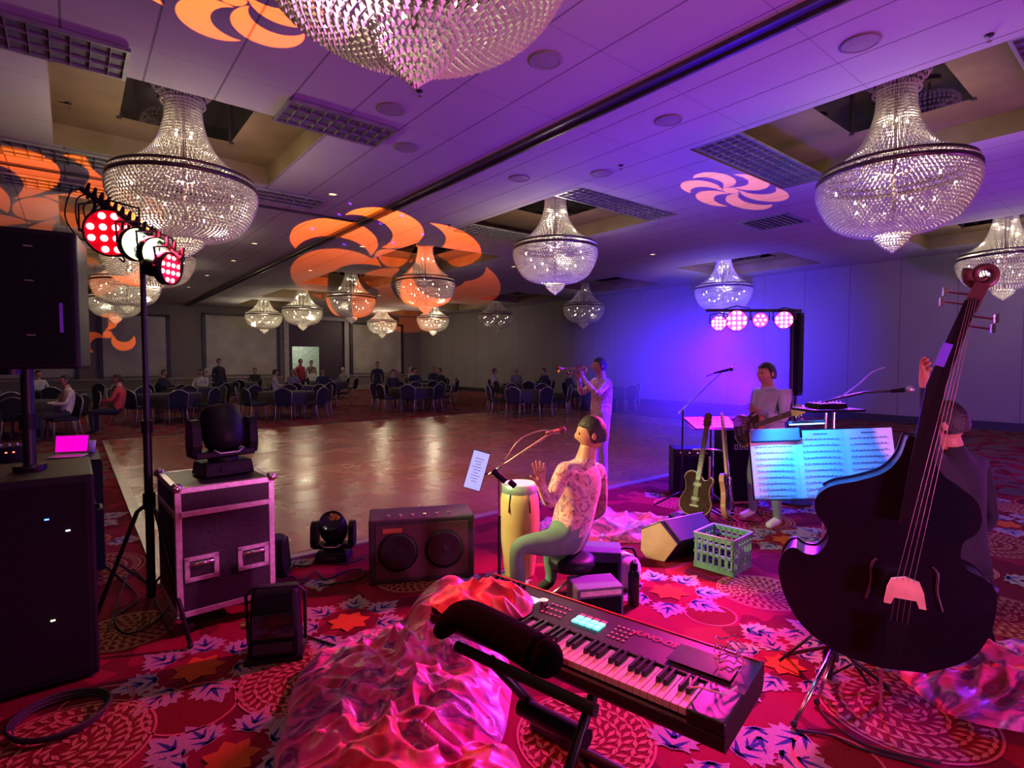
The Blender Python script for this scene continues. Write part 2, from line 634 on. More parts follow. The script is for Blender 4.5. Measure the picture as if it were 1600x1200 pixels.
    return tag(b.build('floor', [CARPET, LEAF, VEIN, FLOW, ROPE, MEDAL, PLINE]), kind='structure')


carpet_floor()
b = MB()
b.box(((DF[0] + DF[1]) / 2, (DF[2] + DF[3]) / 2, 0.010), (DF[1] - DF[0], DF[3] - DF[2], 0.02))
tag(b.build('dance_floor', DANCE), kind='structure')
EDGE = mat('dance_floor_edge', (0.30, 0.22, 0.16), 0.35, 0.2)
b = MB()
for (cx, cy, lx, ly) in ((DF[0] - .05, (DF[2] + DF[3]) / 2, .1, DF[3] - DF[2] + .2), (DF[1] + .05, (DF[2] + DF[3]) / 2, .1, DF[3] - DF[2] + .2),
                         ((DF[0] + DF[1]) / 2, DF[2] - .05, DF[1] - DF[0], .1), ((DF[0] + DF[1]) / 2, DF[3] + .05, DF[1] - DF[0], .1)):
    b.box((cx, cy, .009), (lx, ly, .018))
tag(b.build('trim_1', EDGE), kind='structure')

# ceiling with coffers
ROWS = [2.25, 7.65, 12.85, 17.85, 22.8, 27.4]
COFF = []     # x0,x1,y0,y1, cx, cy
for cy in ROWS:
    COFF.append((-0.10, 2.42, cy - 1.22, cy + 1.33, 1.15, cy))
    hy = 1.85 if cy < 10 else 1.6
    COFF.append((6.22, 8.76, cy - hy + (.2 if 7 < cy < 8 else 0), cy + hy + (.2 if 7 < cy < 8 else 0), 7.4, cy + (.1 if 7 < cy < 8 else 0)))
    COFF.append((13.7, 16.2, cy - 1.5 + .3, cy + 1.5 + .3, 14.9, cy + .4))


def build_ceiling():
    b = MB()
    xs = sorted({X0, X1} | {c[0] for c in COFF} | {c[1] for c in COFF})
    ys = sorted({Y0, Y1} | {c[2] for c in COFF} | {c[3] for c in COFF})
    for i in range(len(xs) - 1):
        for j in range(len(ys) - 1):
            mx, my = (xs[i] + xs[i + 1]) / 2, (ys[j] + ys[j + 1]) / 2
            if any(c[0] < mx < c[1] and c[2] < my < c[3] for c in COFF):
                continue
            b.add([(xs[i], ys[j], CZ), (xs[i], ys[j + 1], CZ), (xs[i + 1], ys[j + 1], CZ), (xs[i + 1], ys[j], CZ)], [(0, 1, 2, 3)], 0)
    for (x0, x1, y0, y1, cx, cy) in COFF:
        zb, zt, h = 4.62, 5.25, 0.62
        P = [(x0, y0), (x1, y0), (x1, y1), (x0, y1)]
        I = [(cx - h, cy - h), (cx + h, cy - h), (cx + h, cy + h), (cx - h, cy + h)]
        b.add([(x, y, CZ) for x, y in P] + [(x, y, zb) for x, y in P], [(k, (k + 1) % 4, 4 + (k + 1) % 4, 4 + k) for k in range(4)], 1)
        b.add([(x, y, zb) for x, y in P] + [(x, y, zb) for x, y in I], [(k, (k + 1) % 4, 4 + (k + 1) % 4, 4 + k) for k in range(4)], 1)
        b.add([(x, y, zb) for x, y in I] + [(x, y, zt) for x, y in I], [(k, (k + 1) % 4, 4 + (k + 1) % 4, 4 + k) for k in range(4)], 2)
        b.add([(x, y, zt) for x, y in I], [(0, 1, 2, 3)], 3)
        for k in range(4):
            x, y = I[k]
            b.box((x, y, (zb + zt) / 2 - .02), (.05, .05, zt - zb), m=3)
    return tag(b.build('ceiling', [CEIL, BROWN, MIRR, DARKT]), kind='structure')


build_ceiling()
# folding-wall track
b = MB()
b.box((4.37, (Y0 + Y1) / 2, CZ - .02), (.035, Y1 - Y0, .05), m=0)
b.box((4.53, (Y0 + Y1) / 2, CZ - .02), (.035, Y1 - Y0, .05), m=0)
b.box((4.45, (Y0 + Y1) / 2, CZ - .006), (.13, Y1 - Y0, .02), m=1)
tag(b.build('trim_2', [mat('track_bronze', (0.10, 0.08, 0.09), 0.35, 0.6), DARKT]), kind='structure')
b = MB()
b.box(((X0 + 4.3) / 2, 10.2, CZ - .01), (4.3 - X0, .09, .03))
tag(b.build('trim_3', DARKT), kind='structure')

# walls
b = MB()
DX0, DX1, DZ = 9.15, 12.25, 3.95
for (xa, xb, za, zb) in ((X0, DX0, 0, CZ), (DX1, X1 + .2, 0, CZ), (DX0, DX1, DZ, CZ)):
    b.box(((xa + xb) / 2, Y1 + .1, (za + zb) / 2), (xb - xa, .2, zb - za))
tag(b.build('wall_far', WALLF), kind='structure')
b = MB()
b.box((X1 + .1, (Y0 + Y1) / 2, CZ / 2), (.2, Y1 - Y0, CZ))
tag(b.build('wall_right', WALLR), kind='structure')
b = MB()
b.box((X1 - .02, (Y0 + Y1) / 2, .10), (.04, Y1 - Y0, .2))
tag(b.build('baseboard_right', DARKT), kind='structure')
b = MB()
for xa, xb in ((X0, DX0 - .3), (DX1 + .3, X1 - .1)):
    b.box(((xa + xb) / 2, Y1 - .04, .82), (xb - xa, .06, .10))
    b.box(((xa + xb) / 2, Y1 - .02, .12), (xb - xa, .05, .24))
tag(b.build('trim_4', mat('chair_rail', (0.26, 0.19, 0.18), 0.5)), kind='structure')
# cream panels with dark frames on the far wall
b = MB()
for x0, x1, zt in ((-6.4, -3.6, 3.9), (-2.8, 0.1, 3.9), (1.1, 3.55, 3.75), (5.20, 8.55, 3.95), (12.75, 15.85, 3.8)):
    b.box(((x0 + x1) / 2, Y1 - .03, (0.95 + zt) / 2), (x1 - x0, .05, zt - .95), m=0)
    for xx in (x0 - .07, x1 + .07):
        b.box((xx, Y1 - .04, (0.9 + zt) / 2), (.16, .09, zt - .8), m=1)
    b.box(((x0 + x1) / 2, Y1 - .04, zt + .04), (x1 - x0 + .3, .09, .12), m=1)
tag(b.build('trim_5', [PANEL, DARKT]), kind='structure')
# doorway: tall dark opening, one leaf open onto a lit lobby
b = MB()
for xx in (DX0 - .12, DX1 + .12):
    b.box((xx, Y1 - .05, DZ / 2), (.24, .14, DZ), m=0)
b.box(((DX0 + DX1) / 2, Y1 - .05, DZ + .08), (DX1 - DX0 + .5, .14, .18), m=0)
tag(b.build('trim_6', mat('door_casing', (0.36, 0.30, 0.30), 0.5)), kind='structure')
b = MB()
b.box(((DX0 + DX1) / 2, Y1 + .12, 3.2), (DX1 - DX0, .08, 1.5), m=0)
b.box((11.55, Y1 + .12, 1.23), (1.4, .08, 2.46), m=0)
b.box((9.25, Y1 + .12, 1.23), (.25, .08, 2.46), m=0)
tag(b.build('door_1', mat('dark_door', (0.035, 0.015, 0.03), 0.5)), kind='structure')
b = MB()
b.box((10.1, Y1 + 3.5, 1.6), (5, .1, 3.2))
b.box((7.7, Y1 + 1.8, 1.6), (.1, 3.4, 3.2))
b.box((12.6, Y1 + 1.8, 1.6), (.1, 3.4, 3.2))
b.box((10.1, Y1 + 1.8, 3.25), (5, 3.4, .1))
tag(b.build('wall_lobby', mat('lobby_wall', (0.55, 0.60, 0.52), 0.7)), kind='structure')
lamp('lobby_light', 'POINT', (10.4, Y1 + 2.0, 2.85), (0.95, 1.0, 0.85), 60, None, 0.2)
b = MB()
b.box((0, 0, 0), (.9, .06, .20), m=0)
t = thing('lobby_sign', 'lit yellow and blue sign glowing high inside the far doorway', 'sign', (10.15, Y1 + 1.2, 2.62))
b.build('sign_box', mat('sign_yellow', (0.9, 0.6, 0.1), 0.5, emit=(1, 0.62, 0.1), es=2.2), t)
b = MB()
b.box((-.33, -.035, 0), (.22, .01, .18))
b.build('blue_panel', mat('sign_blue', (0.3, 0.5, 0.9), 0.5, emit=(0.3, 0.5, 1), es=1.8), t)

# ------------------------------------------------------------------ ceiling fittings
def louver(nx, ny, lx, ly, name='ceiling_light'):
    t = thing(name, 'x', 'ceiling light')
    b = MB()
    for sx in (-1, 1):
        b.box((sx * (lx / 2 - .015), 0, -.01), (.03, ly, .03))
    for sy in (-1, 1):
        b.box((0, sy * (ly / 2 - .015), -.01), (lx, .03, .03))
    b.build('frame', LOUV, t)
    b = MB()
    for i in range(1, nx):
        b.box((-lx / 2 + lx * i / nx, 0, -.002), (.006, ly - .06, .045), m=0)
    for j in range(1, ny):
        b.box((0, -ly / 2 + ly * j / ny, -.002), (lx - .06, .006, .045), m=0)
    b.box((0, 0, .0), (lx - .05, ly - .05, .006), m=1)
    b.build('louver', [LOUV, LOUVD], t)
    return t


lv = louver(9, 3, 1.22, 0.62)
tag(lv, 'louvered ceiling light beside the near edge of the big chandelier coffer, right of the crystals', 'ceiling light')
lv.location = (2.41, 6.15, CZ - .02)
lab = [((-0.14, 6.12), 'louvered ceiling light at the top left corner, nearest of the left row'),
       ((-1.36, 6.12), 'louvered ceiling light cut by the left edge of the photo near the top'),
       ((-0.02, 9.35), 'louvered ceiling light left of the big hanging chandelier, second row back'),
       ((-1.24, 9.35), 'louvered ceiling light at the left edge, second row back'),
       ((2.75, 9.45), 'louvered ceiling light just right of the big chandelier ring'),
       ((-0.12, 10.95), 'louvered ceiling light above the light tree, third row back'),
       ((-1.34, 10.95), 'louvered ceiling light at the left edge above the orange pattern, third row back')]
for p, l in lab:
    c = copy_tree(lv)
    c.location = (p[0], p[1], CZ - .02)
    tag(c, l, 'ceiling light')
lw = louver(18, 5, 2.5, 0.62)
tag(lw, 'long dark louvered panel at the near end of the middle chandelier coffer', 'ceiling light')
lw.location = (7.49, 6.32, CZ + .03)
for p, l in (((7.49, 9.35), 'long dark louvered panel at the far end of the middle chandelier coffer'),
             ((7.49, 3.75), 'long dark louvered panel left of the large right chandelier'),
             ((7.49, 0.75), 'long dark louvered panel above the large right chandelier at the photo edge')):
    c = copy_tree(lw)
    c.location = (p[0], p[1], CZ + .03)
    tag(c, l, 'ceiling light')

# round ceiling speakers, sprinklers, downlights, vent
CS = mat('ceiling_speaker_grille', (0.26, 0.22, 0.24), 0.7, bump=0.4, scale=150)


def cspk():
    t = thing('ceiling_speaker', 'x', 'ceiling speaker')
    b = MB()
    b.lathe([(.14, 0), (.155, -.012), (.13, -.02), (.125, -.012)], n=28)
    b.build('rim', CS, t)
    b = MB()
    b.lathe([(.127, -.012), (.06, -.022), (.001, -.024)], n=28)
    b.build('grille', CS, t)
    return t


c0 = cspk()
CSL = [((3.38, 3.71), 'round ceiling speaker beside the topmost chandelier'), ((2.74, 5.45), 'round dark ceiling speaker at the corner of a louvered light, above the big chandelier'),
       ((3.36, 6.3), 'small round ceiling speaker left of the long track, middle of the ceiling'), ((5.22, 6.29), 'round ceiling speaker just right of the track, left of the middle coffer'),
       ((6.0, 5.4), 'round ceiling speaker just right of the middle coffer corner'), ((5.28, 3.75), 'round ceiling speaker right of the track, above the orange rosette'),
       ((5.28, 1.84), 'round ceiling speaker near the top right, left of the large coffer')]
for k, (p, l) in enumerate(CSL):
    c = c0 if k == 0 else copy_tree(c0)
    c.location = (p[0], p[1], CZ)
    tag(c, l, 'ceiling speaker')


def sprink():
    t = thing('sprinkler', 'x', 'sprinkler')
    MB().lathe([(.001, 0), (.035, 0), (.03, -.012), (.001, -.013)], n=16).build('escutcheon', BLKM, t)
    b = MB().cyl((0, 0, -.01), (0, 0, -.05), .008, n=8)
    b.cyl((0, 0, -.05), (0, 0, -.054), .022, n=12)
    b.build('head', CHR, t)
    return t


s0 = sprink()
for k, (p, l) in enumerate([((2.78, 4.92), 'dark sprinkler head hanging under the topmost chandelier'), ((5.97, 5.01), 'sprinkler head between the middle coffer and the track'),
                            ((5.99, 1.13), 'sprinkler head at the top right by the coffer edge'), ((5.9, 9.3), 'sprinkler head left of the middle coffer'),
                            ((0.05, 8.2), 'sprinkler head on the left coffer beside the big chandelier')]):
    c = s0 if k == 0 else copy_tree(s0)
    c.location = (p[0], p[1], CZ if k < 4 else 4.62)
    tag(c, l, 'sprinkler')
WARM = mat('downlight_glow', (1, 0.8, 0.5), 0.5, emit=(1, 0.68, 0.34), es=2.2)


def downl():
    t = thing('downlight', 'x', 'downlight')
    MB().lathe([(.062, -.001), (.085, -.004), (.09, -.012), (.06, -.012)], n=20).build('trim_ring', mat('downlight_ring', (.4, .36, .36), .5), t)
    MB().lathe([(.001, -.004), (.063, -.004)], n=20).build('bulb', WARM, t)
    return t


d0 = downl()
for k, (x, y) in enumerate([(3.36, 8.78), (3.34, 13.54), (3.46, 16.2), (5.4, 12.3), (3.4, 19.5), (3.4, 23.0), (5.6, 16.5), (9.9, 12.2), (11.5, 18.0), (9.9, 21), (11.5, 8.6)]):
    c = d0 if k == 0 else copy_tree(d0)
    c.location = (x, y, CZ)
    tag(c, 'small round warm downlight set flush in the purple ceiling', 'downlight', 'flush ceiling downlights')
t = thing('air_vent', 'dark rectangular air vent in the ceiling right of the orange rosette', 'vent', (10.65, 5.15, CZ))
b = MB()
for sx in (-1, 1):
    b.box((sx * .48, 0, -.01), (.05, .95, .03))
for sy in (-1, 1):
    b.box((0, sy * .45, -.01), (.95, .05, .03))
b.build('frame', LOUV, t)
b = MB()
for i in range(9):
    b.box((0, -.4 + i * .1, -.005), (.9, .03, .025), rot=(.5, 0, 0))
b.box((0, 0, -.002), (.93, .9, .006), m=1)
b.build('slats', [LOUVD, DARKT], t)

# ------------------------------------------------------------------ chandeliers
def crystal_material():
    m = bpy.data.materials.new('crystal_beads')
    m.use_nodes = True
    N, L = nt(m)
    N.remove(N['Principled BSDF'])
    out = N['Material Output']
    tr = N.new('ShaderNodeBsdfTranslucent')
    tr.inputs[0].default_value = (0.95, 0.90, 0.80, 1)
    df = N.new('ShaderNodeBsdfDiffuse')
    df.inputs[0].default_value = (0.85, 0.80, 0.74, 1)
    gl = N.new('ShaderNodeBsdfGlossy')
    gl.inputs[0].default_value = (1, 0.97, 0.92, 1)
    gl.inputs[1].default_value = 0.18
    nz = N.new('ShaderNodeTexNoise')
    nz.inputs['Scale'].default_value = 30
    tc = N.new('ShaderNodeTexCoord')
    L.new(tc.outputs['Object'], nz.inputs['Vector'])
    m1 = N.new('ShaderNodeMixShader')
    L.new(mth(N, L, 'MULTIPLY_ADD', nz.outputs['Fac'], 0.5, 0.25), m1.inputs[0])
    L.new(tr.outputs[0], m1.inputs[1])
    L.new(df.outputs[0], m1.inputs[2])
    m2 = N.new('ShaderNodeMixShader')
    m2.inputs[0].default_value = 0.35
    L.new(m1.outputs[0], m2.inputs[1])
    L.new(gl.outputs[0], m2.inputs[2])
    L.new(m2.outputs[0], out.inputs[0])
    return m


CRYS = crystal_material()
BAND = mat('bronze_band', (0.10, 0.07, 0.07), 0.35, 0.7)
BULB = mat('bulb_glow', (1, 0.85, 0.6), 0.5, emit=(1, 0.86, 0.62), es=14)


def octa(b, c, rx, rz, axis_dir=None, m=0):
    c = Vector(c)
    if axis_dir is None:
        d = Vector((0, 0, 1))
    else:
        d = axis_dir.normalized()
    a = d.orthogonal().normalized()
    e = d.cross(a)
    b.add([c + d * rz, c - d * rz, c + a * rx, c + e * rx, c - a * rx, c - e * rx],
          [(0, 2, 3), (0, 3, 4), (0, 4, 5), (0, 5, 2), (1, 3, 2), (1, 4, 3), (1, 5, 4), (1, 2, 5)], m)


def profile_point(prof, t):
    ls = [math.dist(prof[i], prof[i + 1]) for i in range(len(prof) - 1)]
    tot = sum(ls)
    d = t * tot
    for i, l in enumerate(ls):
        if d <= l or i == len(ls) - 1:
            u = d / l
            return (prof[i][0] + (prof[i + 1][0] - prof[i][0]) * u, prof[i][1] + (prof[i + 1][1] - prof[i][1]) * u)
        d -= l


def make_chandelier():
    # origin: ceiling rose at z = 5.25 world; local z measured so that the ring is at -1.48
    t = thing('chandelier', 'x', 'chandelier')
    R = 0.775
    zr = -1.48
    # upper strands
    b = MB()
    prof = [(.19, zr + .98), (.21, zr + .72), (.30, zr + .46), (.46, zr + .25), (.72, zr + .07)]
    sm = [(p.x, p.z) for p in spline([Vector((r, 0, z)) for r, z in prof], 6)]
    for k in range(84):
        a = 2 * PI * k / 84
        for j in range(30):
            r, z = profile_point(sm, (j + .5) / 30)
            r2, z2 = profile_point(sm, (j + .8) / 30)
            d = Vector(((r2 - r) * math.cos(a), (r2 - r) * math.sin(a), z2 - z))
            octa(b, (r * math.cos(a), r * math.sin(a), z), 0.0095 if r < .4 else .0125, .022, d)
    b.build('crystal_strands', CRYS, t)
    # crown
    b = MB()
    for k in range(40):
        a = 2 * PI * k / 40
        for j in range(7):
            r = .27 + .05 * math.sin(j * .9)
            octa(b, (r * math.cos(a), r * math.sin(a), zr + 1.22 - j * .045), .016, .024)
    b.build('crown', CRYS, t)
    # ring bands
    b = MB()
    for z0, z1, r in ((zr + .055, zr + .085, R - .03), (zr - .035, zr + .01, R + .005)):
        b.lathe([(r - .012, z0), (r + .012, z0), (r + .012, z1), (r - .012, z1), (r - .012, z0)], n=64)
    b.build('ring_band', BAND, t)
    b = MB()
    for k in range(110):
        a = 2 * PI * k / 110
        octa(b, ((R - .008) * math.cos(a), (R - .008) * math.sin(a), zr + .032), .014, .02)
    b.build('bead_band', CRYS, t)
    # basket
    b = MB()
    prof = [(R, zr - .04), (R + .004, zr - .16), (.715, zr - .34), (.61, zr - .50), (.45, zr - .595), (.27, zr - .64), (.17, zr - .645)]
    sm = [(p.x, p.z) for p in spline([Vector((r, 0, z)) for r, z in prof], 6)]
    rows = 26
    for j in range(rows):
        r, z = profile_point(sm, (j + .4) / rows)
        n = int(2 * PI * r / .046)
        for k in range(n):
            a = 2 * PI * (k + .5 * (j % 2)) / n
            octa(b, (r * math.cos(a), r * math.sin(a), z), .0205, .0225)
    b.build('crystal_basket', CRYS, t)
    # lower finial
    b = MB()
    prof = [(.19, zr - .66), (.17, zr - .72), (.10, zr - .79), (.012, zr - .86)]
    for j in range(9):
        r, z = profile_point(prof, j / 8.01)
        n = max(5, int(2 * PI * r / .03))
        for k in range(n):
            a = 2 * PI * (k + .5 * (j % 2)) / n
            octa(b, (r * math.cos(a), r * math.sin(a), z), .015, .02)
    b.build('finial', CRYS, t)
    # frame: stem and arms
    b = MB()
    b.cyl((0, 0, 0), (0, 0, zr - .62), .018, n=10)
    for k in range(8):
        a = 2 * PI * k / 8
        b.cyl((0, 0, zr + .02), ((R - .03) * math.cos(a), (R - .03) * math.sin(a), zr + .02), .008, n=6)
    b.cyl((0, 0, 0), (0, 0, -.05), .12, n=20)
    b.build('stem', BAND, t)
    bulbs = []
    for k in range(12):
        a = 2 * PI * (k + .3) / 12
        r, z = (.58, zr - .14) if k % 2 else (.38, zr - .34)
        if not bulbs:
            o = MB().ball((0, 0, 0), (.015, .015, .024), 10).build('bulb', BULB, t)
            bulbs.append(o)
        else:
            o = bulbs[0].copy()
            COL.objects.link(o)
            o.parent = t
        o.location = (r * math.cos(a), r * math.sin(a), z)
    for k in range(4):
        a = 2 * PI * k / 4
        o = bulbs[0].copy()
        COL.objects.link(o)
        o.parent = t
        o.location = (.11 * math.cos(a), .11 * math.sin(a), zr + .6)
    return t


ch0 = make_chandelier()
CH = [
    (1.25, 2.25, 'huge crystal chandelier cut off by the top edge of the photo', 0.32),
    (1.12, 7.65, 'large crystal chandelier above the light tree, left side', 1.0),
    (1.25, 12.9, 'crystal chandelier directly behind the red and white stage lights', 1.0),
    (1.2, 17.8, 'crystal chandelier second behind the light tree pole, lower than the first', 1.0),
    (1.2, 22.8, 'crystal chandelier farthest behind the light tree pole, above the orange wall patch', 0.5),
    (7.42, 2.2, 'large crystal chandelier at the upper right, whole and nearest on that side', 0.8),
    (7.14, 7.56, 'crystal chandelier in the middle of the photo under a square coffer', 1.0),
    (7.41, 12.87, 'crystal chandelier glowing orange in the light pattern, larger of the two orange ones', 0.35),
    (7.34, 17.65, 'dim crystal chandelier with an orange tint, left of the brighter orange one', 0.25),
    (7.41, 22.8, 'small lit chandelier in front of the doorway, right one of the far left pair', 1.2),
    (6.9, 26.6, 'small lit chandelier against the cream panel, left one of the far left pair', 1.2),
    (14.95, 2.45, 'crystal chandelier cut by the right edge of the photo', 0.8),
    (14.78, 8.56, 'crystal chandelier above the pink stage lights in blue haze', 0.6),
    (15.4, 14.7, 'unlit-looking crystal chandelier on the purple wall, right of the middle chandelier tip', 0.12),
    (15.1, 19.9, 'dark crystal chandelier with a few sparks, left of the middle chandelier tip', 0.12),
    (13.95, 23.5, 'small bright chandelier hanging below the orange one', 1.3),
    (13.15, 27.5, 'small bright chandelier against the right cream wall panel', 1.3),
]
for k, (x, y, l, e) in enumerate(CH):
    c = ch0 if k == 0 else copy_tree(ch0)
    c.location = (x, y, 5.25)
    c.rotation_euler = (0, 0, k * .7)
    tag(c, l, 'chandelier')
    if e > .2:
        lamp('chandelier_bulb_light', 'POINT', (x, y, 5.25 - 1.60), (1.0, 0.84, 0.56), 130 * e, None, 0.10)
        if 0 < y < 16:
            lamp('chandelier_top_light', 'POINT', (x, y, 5.25 - .85), (1.0, 0.84, 0.56), 16 * e, None, 0.05)
    else:
        lamp('chandelier_bulb_light', 'POINT', (x, y, 5.25 - 1.60), (1.0, 0.80, 0.60), 30 * e, None, 0.10)


# ------------------------------------------------------------------ gobo projectors (real spots with a pattern in the beam)
def gobo(name, loc, target, spot, energy, col, roll=0.0, petals=6, dots=False):
    o = lamp(name, 'SPOT', loc, col, energy, target, 0.004, spot, 0.02)
    l = o.data
    l.use_nodes = True
    N, L = l.node_tree.nodes, l.node_tree.links
    em = N['Emission']
    tc = N.new('ShaderNodeTexCoord')
    s = N.new('ShaderNodeSeparateXYZ')
    L.new(tc.outputs['Normal'], s.inputs[0])
    k = 1 / math.tan(math.radians(spot / 2))
    u0 = mth(N, L, 'MULTIPLY', mth(N, L, 'DIVIDE', s.outputs[0], s.outputs[2]), k)
    v0 = mth(N, L, 'MULTIPLY', mth(N, L, 'DIVIDE', s.outputs[1], s.outputs[2]), k)
    if dots:
        cb = N.new('ShaderNodeCombineXYZ')
        L.new(u0, cb.inputs[0])
        L.new(v0, cb.inputs[1])
        vo = N.new('ShaderNodeTexVoronoi')
        vo.voronoi_dimensions = '2D'
        vo.inputs['Scale'].default_value = 1.9
        L.new(cb.outputs[0], vo.inputs['Vector'])
        mask = mth(N, L, 'LESS_THAN', vo.outputs['Distance'], 0.05)
    else:
        mask = None

        def disc(u, v, cx, cy, r, sy=1.0):
            du = mth(N, L, 'SUBTRACT', u, cx)
            dv = mth(N, L, 'MULTIPLY', mth(N, L, 'SUBTRACT', v, cy), sy)
            q = mth(N, L, 'ADD', mth(N, L, 'MULTIPLY', du, du), mth(N, L, 'MULTIPLY', dv, dv))
            return mth(N, L, 'LESS_THAN', q, r * r)
        for i in range(petals):
            a = roll + i * 2 * PI / petals
            ca, sa = math.cos(a), math.sin(a)
            u = mth(N, L, 'ADD', mth(N, L, 'MULTIPLY', u0, ca), mth(N, L, 'MULTIPLY', v0, sa))
            v = mth(N, L, 'SUBTRACT', mth(N, L, 'MULTIPLY', v0, ca), mth(N, L, 'MULTIPLY', u0, sa))
            big = disc(u, v, .56, .06, .40)
            hole = disc(u, v, .42, .30, .33)
            cres = mth(N, L, 'MULTIPLY', big, mth(N, L, 'SUBTRACT', 1.0, hole))
            mask = cres if mask is None else mth(N, L, 'MAXIMUM', mask, cres)
        mask = mth(N, L, 'MAXIMUM', mask, disc(u0, v0, 0, 0, .15))
    L.new(mask, em.inputs['Strength'])
    em.inputs['Color'].default_value = (1, 1, 1, 1)
    return o


MH1 = Vector((0.78, 4.05, 1.25))      # moving head on the flight case
MH2 = Vector((1.75, 4.35, 0.42))      # moving head on the floor
ORG = (1.0, 0.14, 0.0)
gobo('orange_pattern_beam', (1.75, 4.30, 0.75), (8.2, 4.65, CZ), 10.0, 9000, (1.0, 0.28, 0.0), 0.2)
gobo('orange_pattern_beam', (0.85, 4.25, 1.55), (1.0, 4.55, CZ), 27, 2000, ORG, 0.9)
gobo('orange_pattern_beam', (1.6, 4.5, 0.8), (6.6, 13.2, CZ), 30, 22000, ORG, 0.4)
gobo('orange_pattern_beam', (0.7, 4.4, 1.6), (-0.4, 12.9, CZ), 26, 9000, ORG, 0.1)
gobo('orange_wall_beam', (0.6, 4.4, 1.7), (1.3, 30.5, 2.85), 5, 30000, ORG, 0.5, 3)
gobo('blue_dot_beam', (0.9, 4.2, 1.5), (4.85, 10.8, CZ), 18, 30000, (0.15, 0.02, 1.0), dots=True)


# ================================================================== FIGURES
def skinned(nodes, edges, mats, mat_of, extra=None, sub=2):
    """nodes: name -> (x, y, z, r); edges: list of (a, b); mat_of: dict edge index -> material slot."""
    names = list(nodes)
    idx = {n: i for i, n in enumerate(names)}
    me = bpy.data.meshes.new('body')
    me.from_pydata([nodes[n][:3] for n in names], [(idx[a], idx[b]) for a, b in edges], [])
    o = bpy.data.objects.new('tmp', me)
    COL.objects.link(o)
    sk = o.modifiers.new('s', 'SKIN')
    sk.use_smooth_shade = True
    for i, n in enumerate(names):
        r = nodes[n][3]
        v = me.skin_vertices[0].data[i]
        v.radius = (r, r) if not isinstance(r, tuple) else r
        v.use_root = (i == 0)
    s = o.modifiers.new('u', 'SUBSURF')
    s.levels = s.render_levels = sub
    dg = bpy.context.evaluated_depsgraph_get()
    ev = o.evaluated_get(dg)
    m2 = bpy.data.meshes.new_from_object(ev)
    bpy.data.objects.remove(o)
    vs = [v.co.copy() for v in m2.vertices]
    b = MB()
    P = [(Vector(nodes[a][:3]), Vector(nodes[c][:3])) for a, c in edges]
    RR = [(nodes[a][3], nodes[c][3]) for a, c in edges]

    def near(p):
        best, bi = 1e9, 0
        for i, (a, c) in enumerate(P):
            ra, rc = RR[i]
            d = c - a
            t = max(0, min(1, (p - a).dot(d) / max(d.length_squared, 1e-9)))
            q = (a + d * t - p).length / (ra + (rc - ra) * t)
            if q < best - 1e-5:
                best, bi = q, i
        return bi
    groups = {}
    fs = [list(p.vertices) for p in m2.polygons]
    b.v = [tuple(v) for v in vs]
    for f in fs:
        c = sum((vs[i] for i in f), Vector()) / len(f)
        b.f.append(f)
        b.mi.append(mat_of.get(near(c), 0))
        b.sm.append(True)
    bpy.data.meshes.remove(m2)
    if extra:
        extra(b)
    return b


def head_mesh(b, c, r, face, up=(0, 0, 1), m=0, me=None):
    """a head with jaw, nose, eyes, brow, mouth and ears; face = direction it looks in"""
    y = Vector(face).normalized()
    z = Vector(up).normalized()
    x = y.cross(z).normalized()
    z = x.cross(y).normalized()
    Mx = Matrix((x, y, z)).transposed()
    c = Vector(c)
    n, k = 24, 18
    vs = []
    for j in range(k + 1):
        ph = PI * j / k
        for i in range(n):
            a = 2 * PI * i / n
            px, py, pz = math.sin(ph) * math.cos(a), math.sin(ph) * math.sin(a), -math.cos(ph)
            X, Y, Z = px * .78, py * .95, pz * 1.18
            if pz < 0:
                X *= 1 + .28 * pz
                Y *= 1 + (.10 * pz if py > 0 else .30 * pz)
            if py > 0.2:
                g = math.exp(-((px / .16) ** 2) - ((pz + .10) / .22) ** 2)
                Y += .24 * g
                for s in (-1, 1):
                    Y -= .12 * math.exp(-(((px - s * .33) / .17) ** 2) - ((pz - .10) / .13) ** 2)
                Y += .05 * math.exp(-((pz - .30) / .1) ** 2) * (py > .5)
                Y -= .05 * math.exp(-((px / .3) ** 2) - ((pz + .46) / .05) ** 2)
            vs.append(c + Mx @ Vector((X, Y, Z)) * r)
    fs = [(j * n + i, j * n + (i + 1) % n, (j + 1) * n + (i + 1) % n, (j + 1) * n + i) for j in range(k) for i in range(n)]
    b.add(vs, fs, m, True)
    for s in (-1, 1):
        b.ball(c + Mx @ Vector((s * .80, -.05, 0)) * r, (r * .10, r * .18, r * .28), 8, m, Mx)
        if me is not None:
            b.ball(c + Mx @ Vector((s * .29, .80, .12)) * r, r * .10, 8, me)
    return Mx


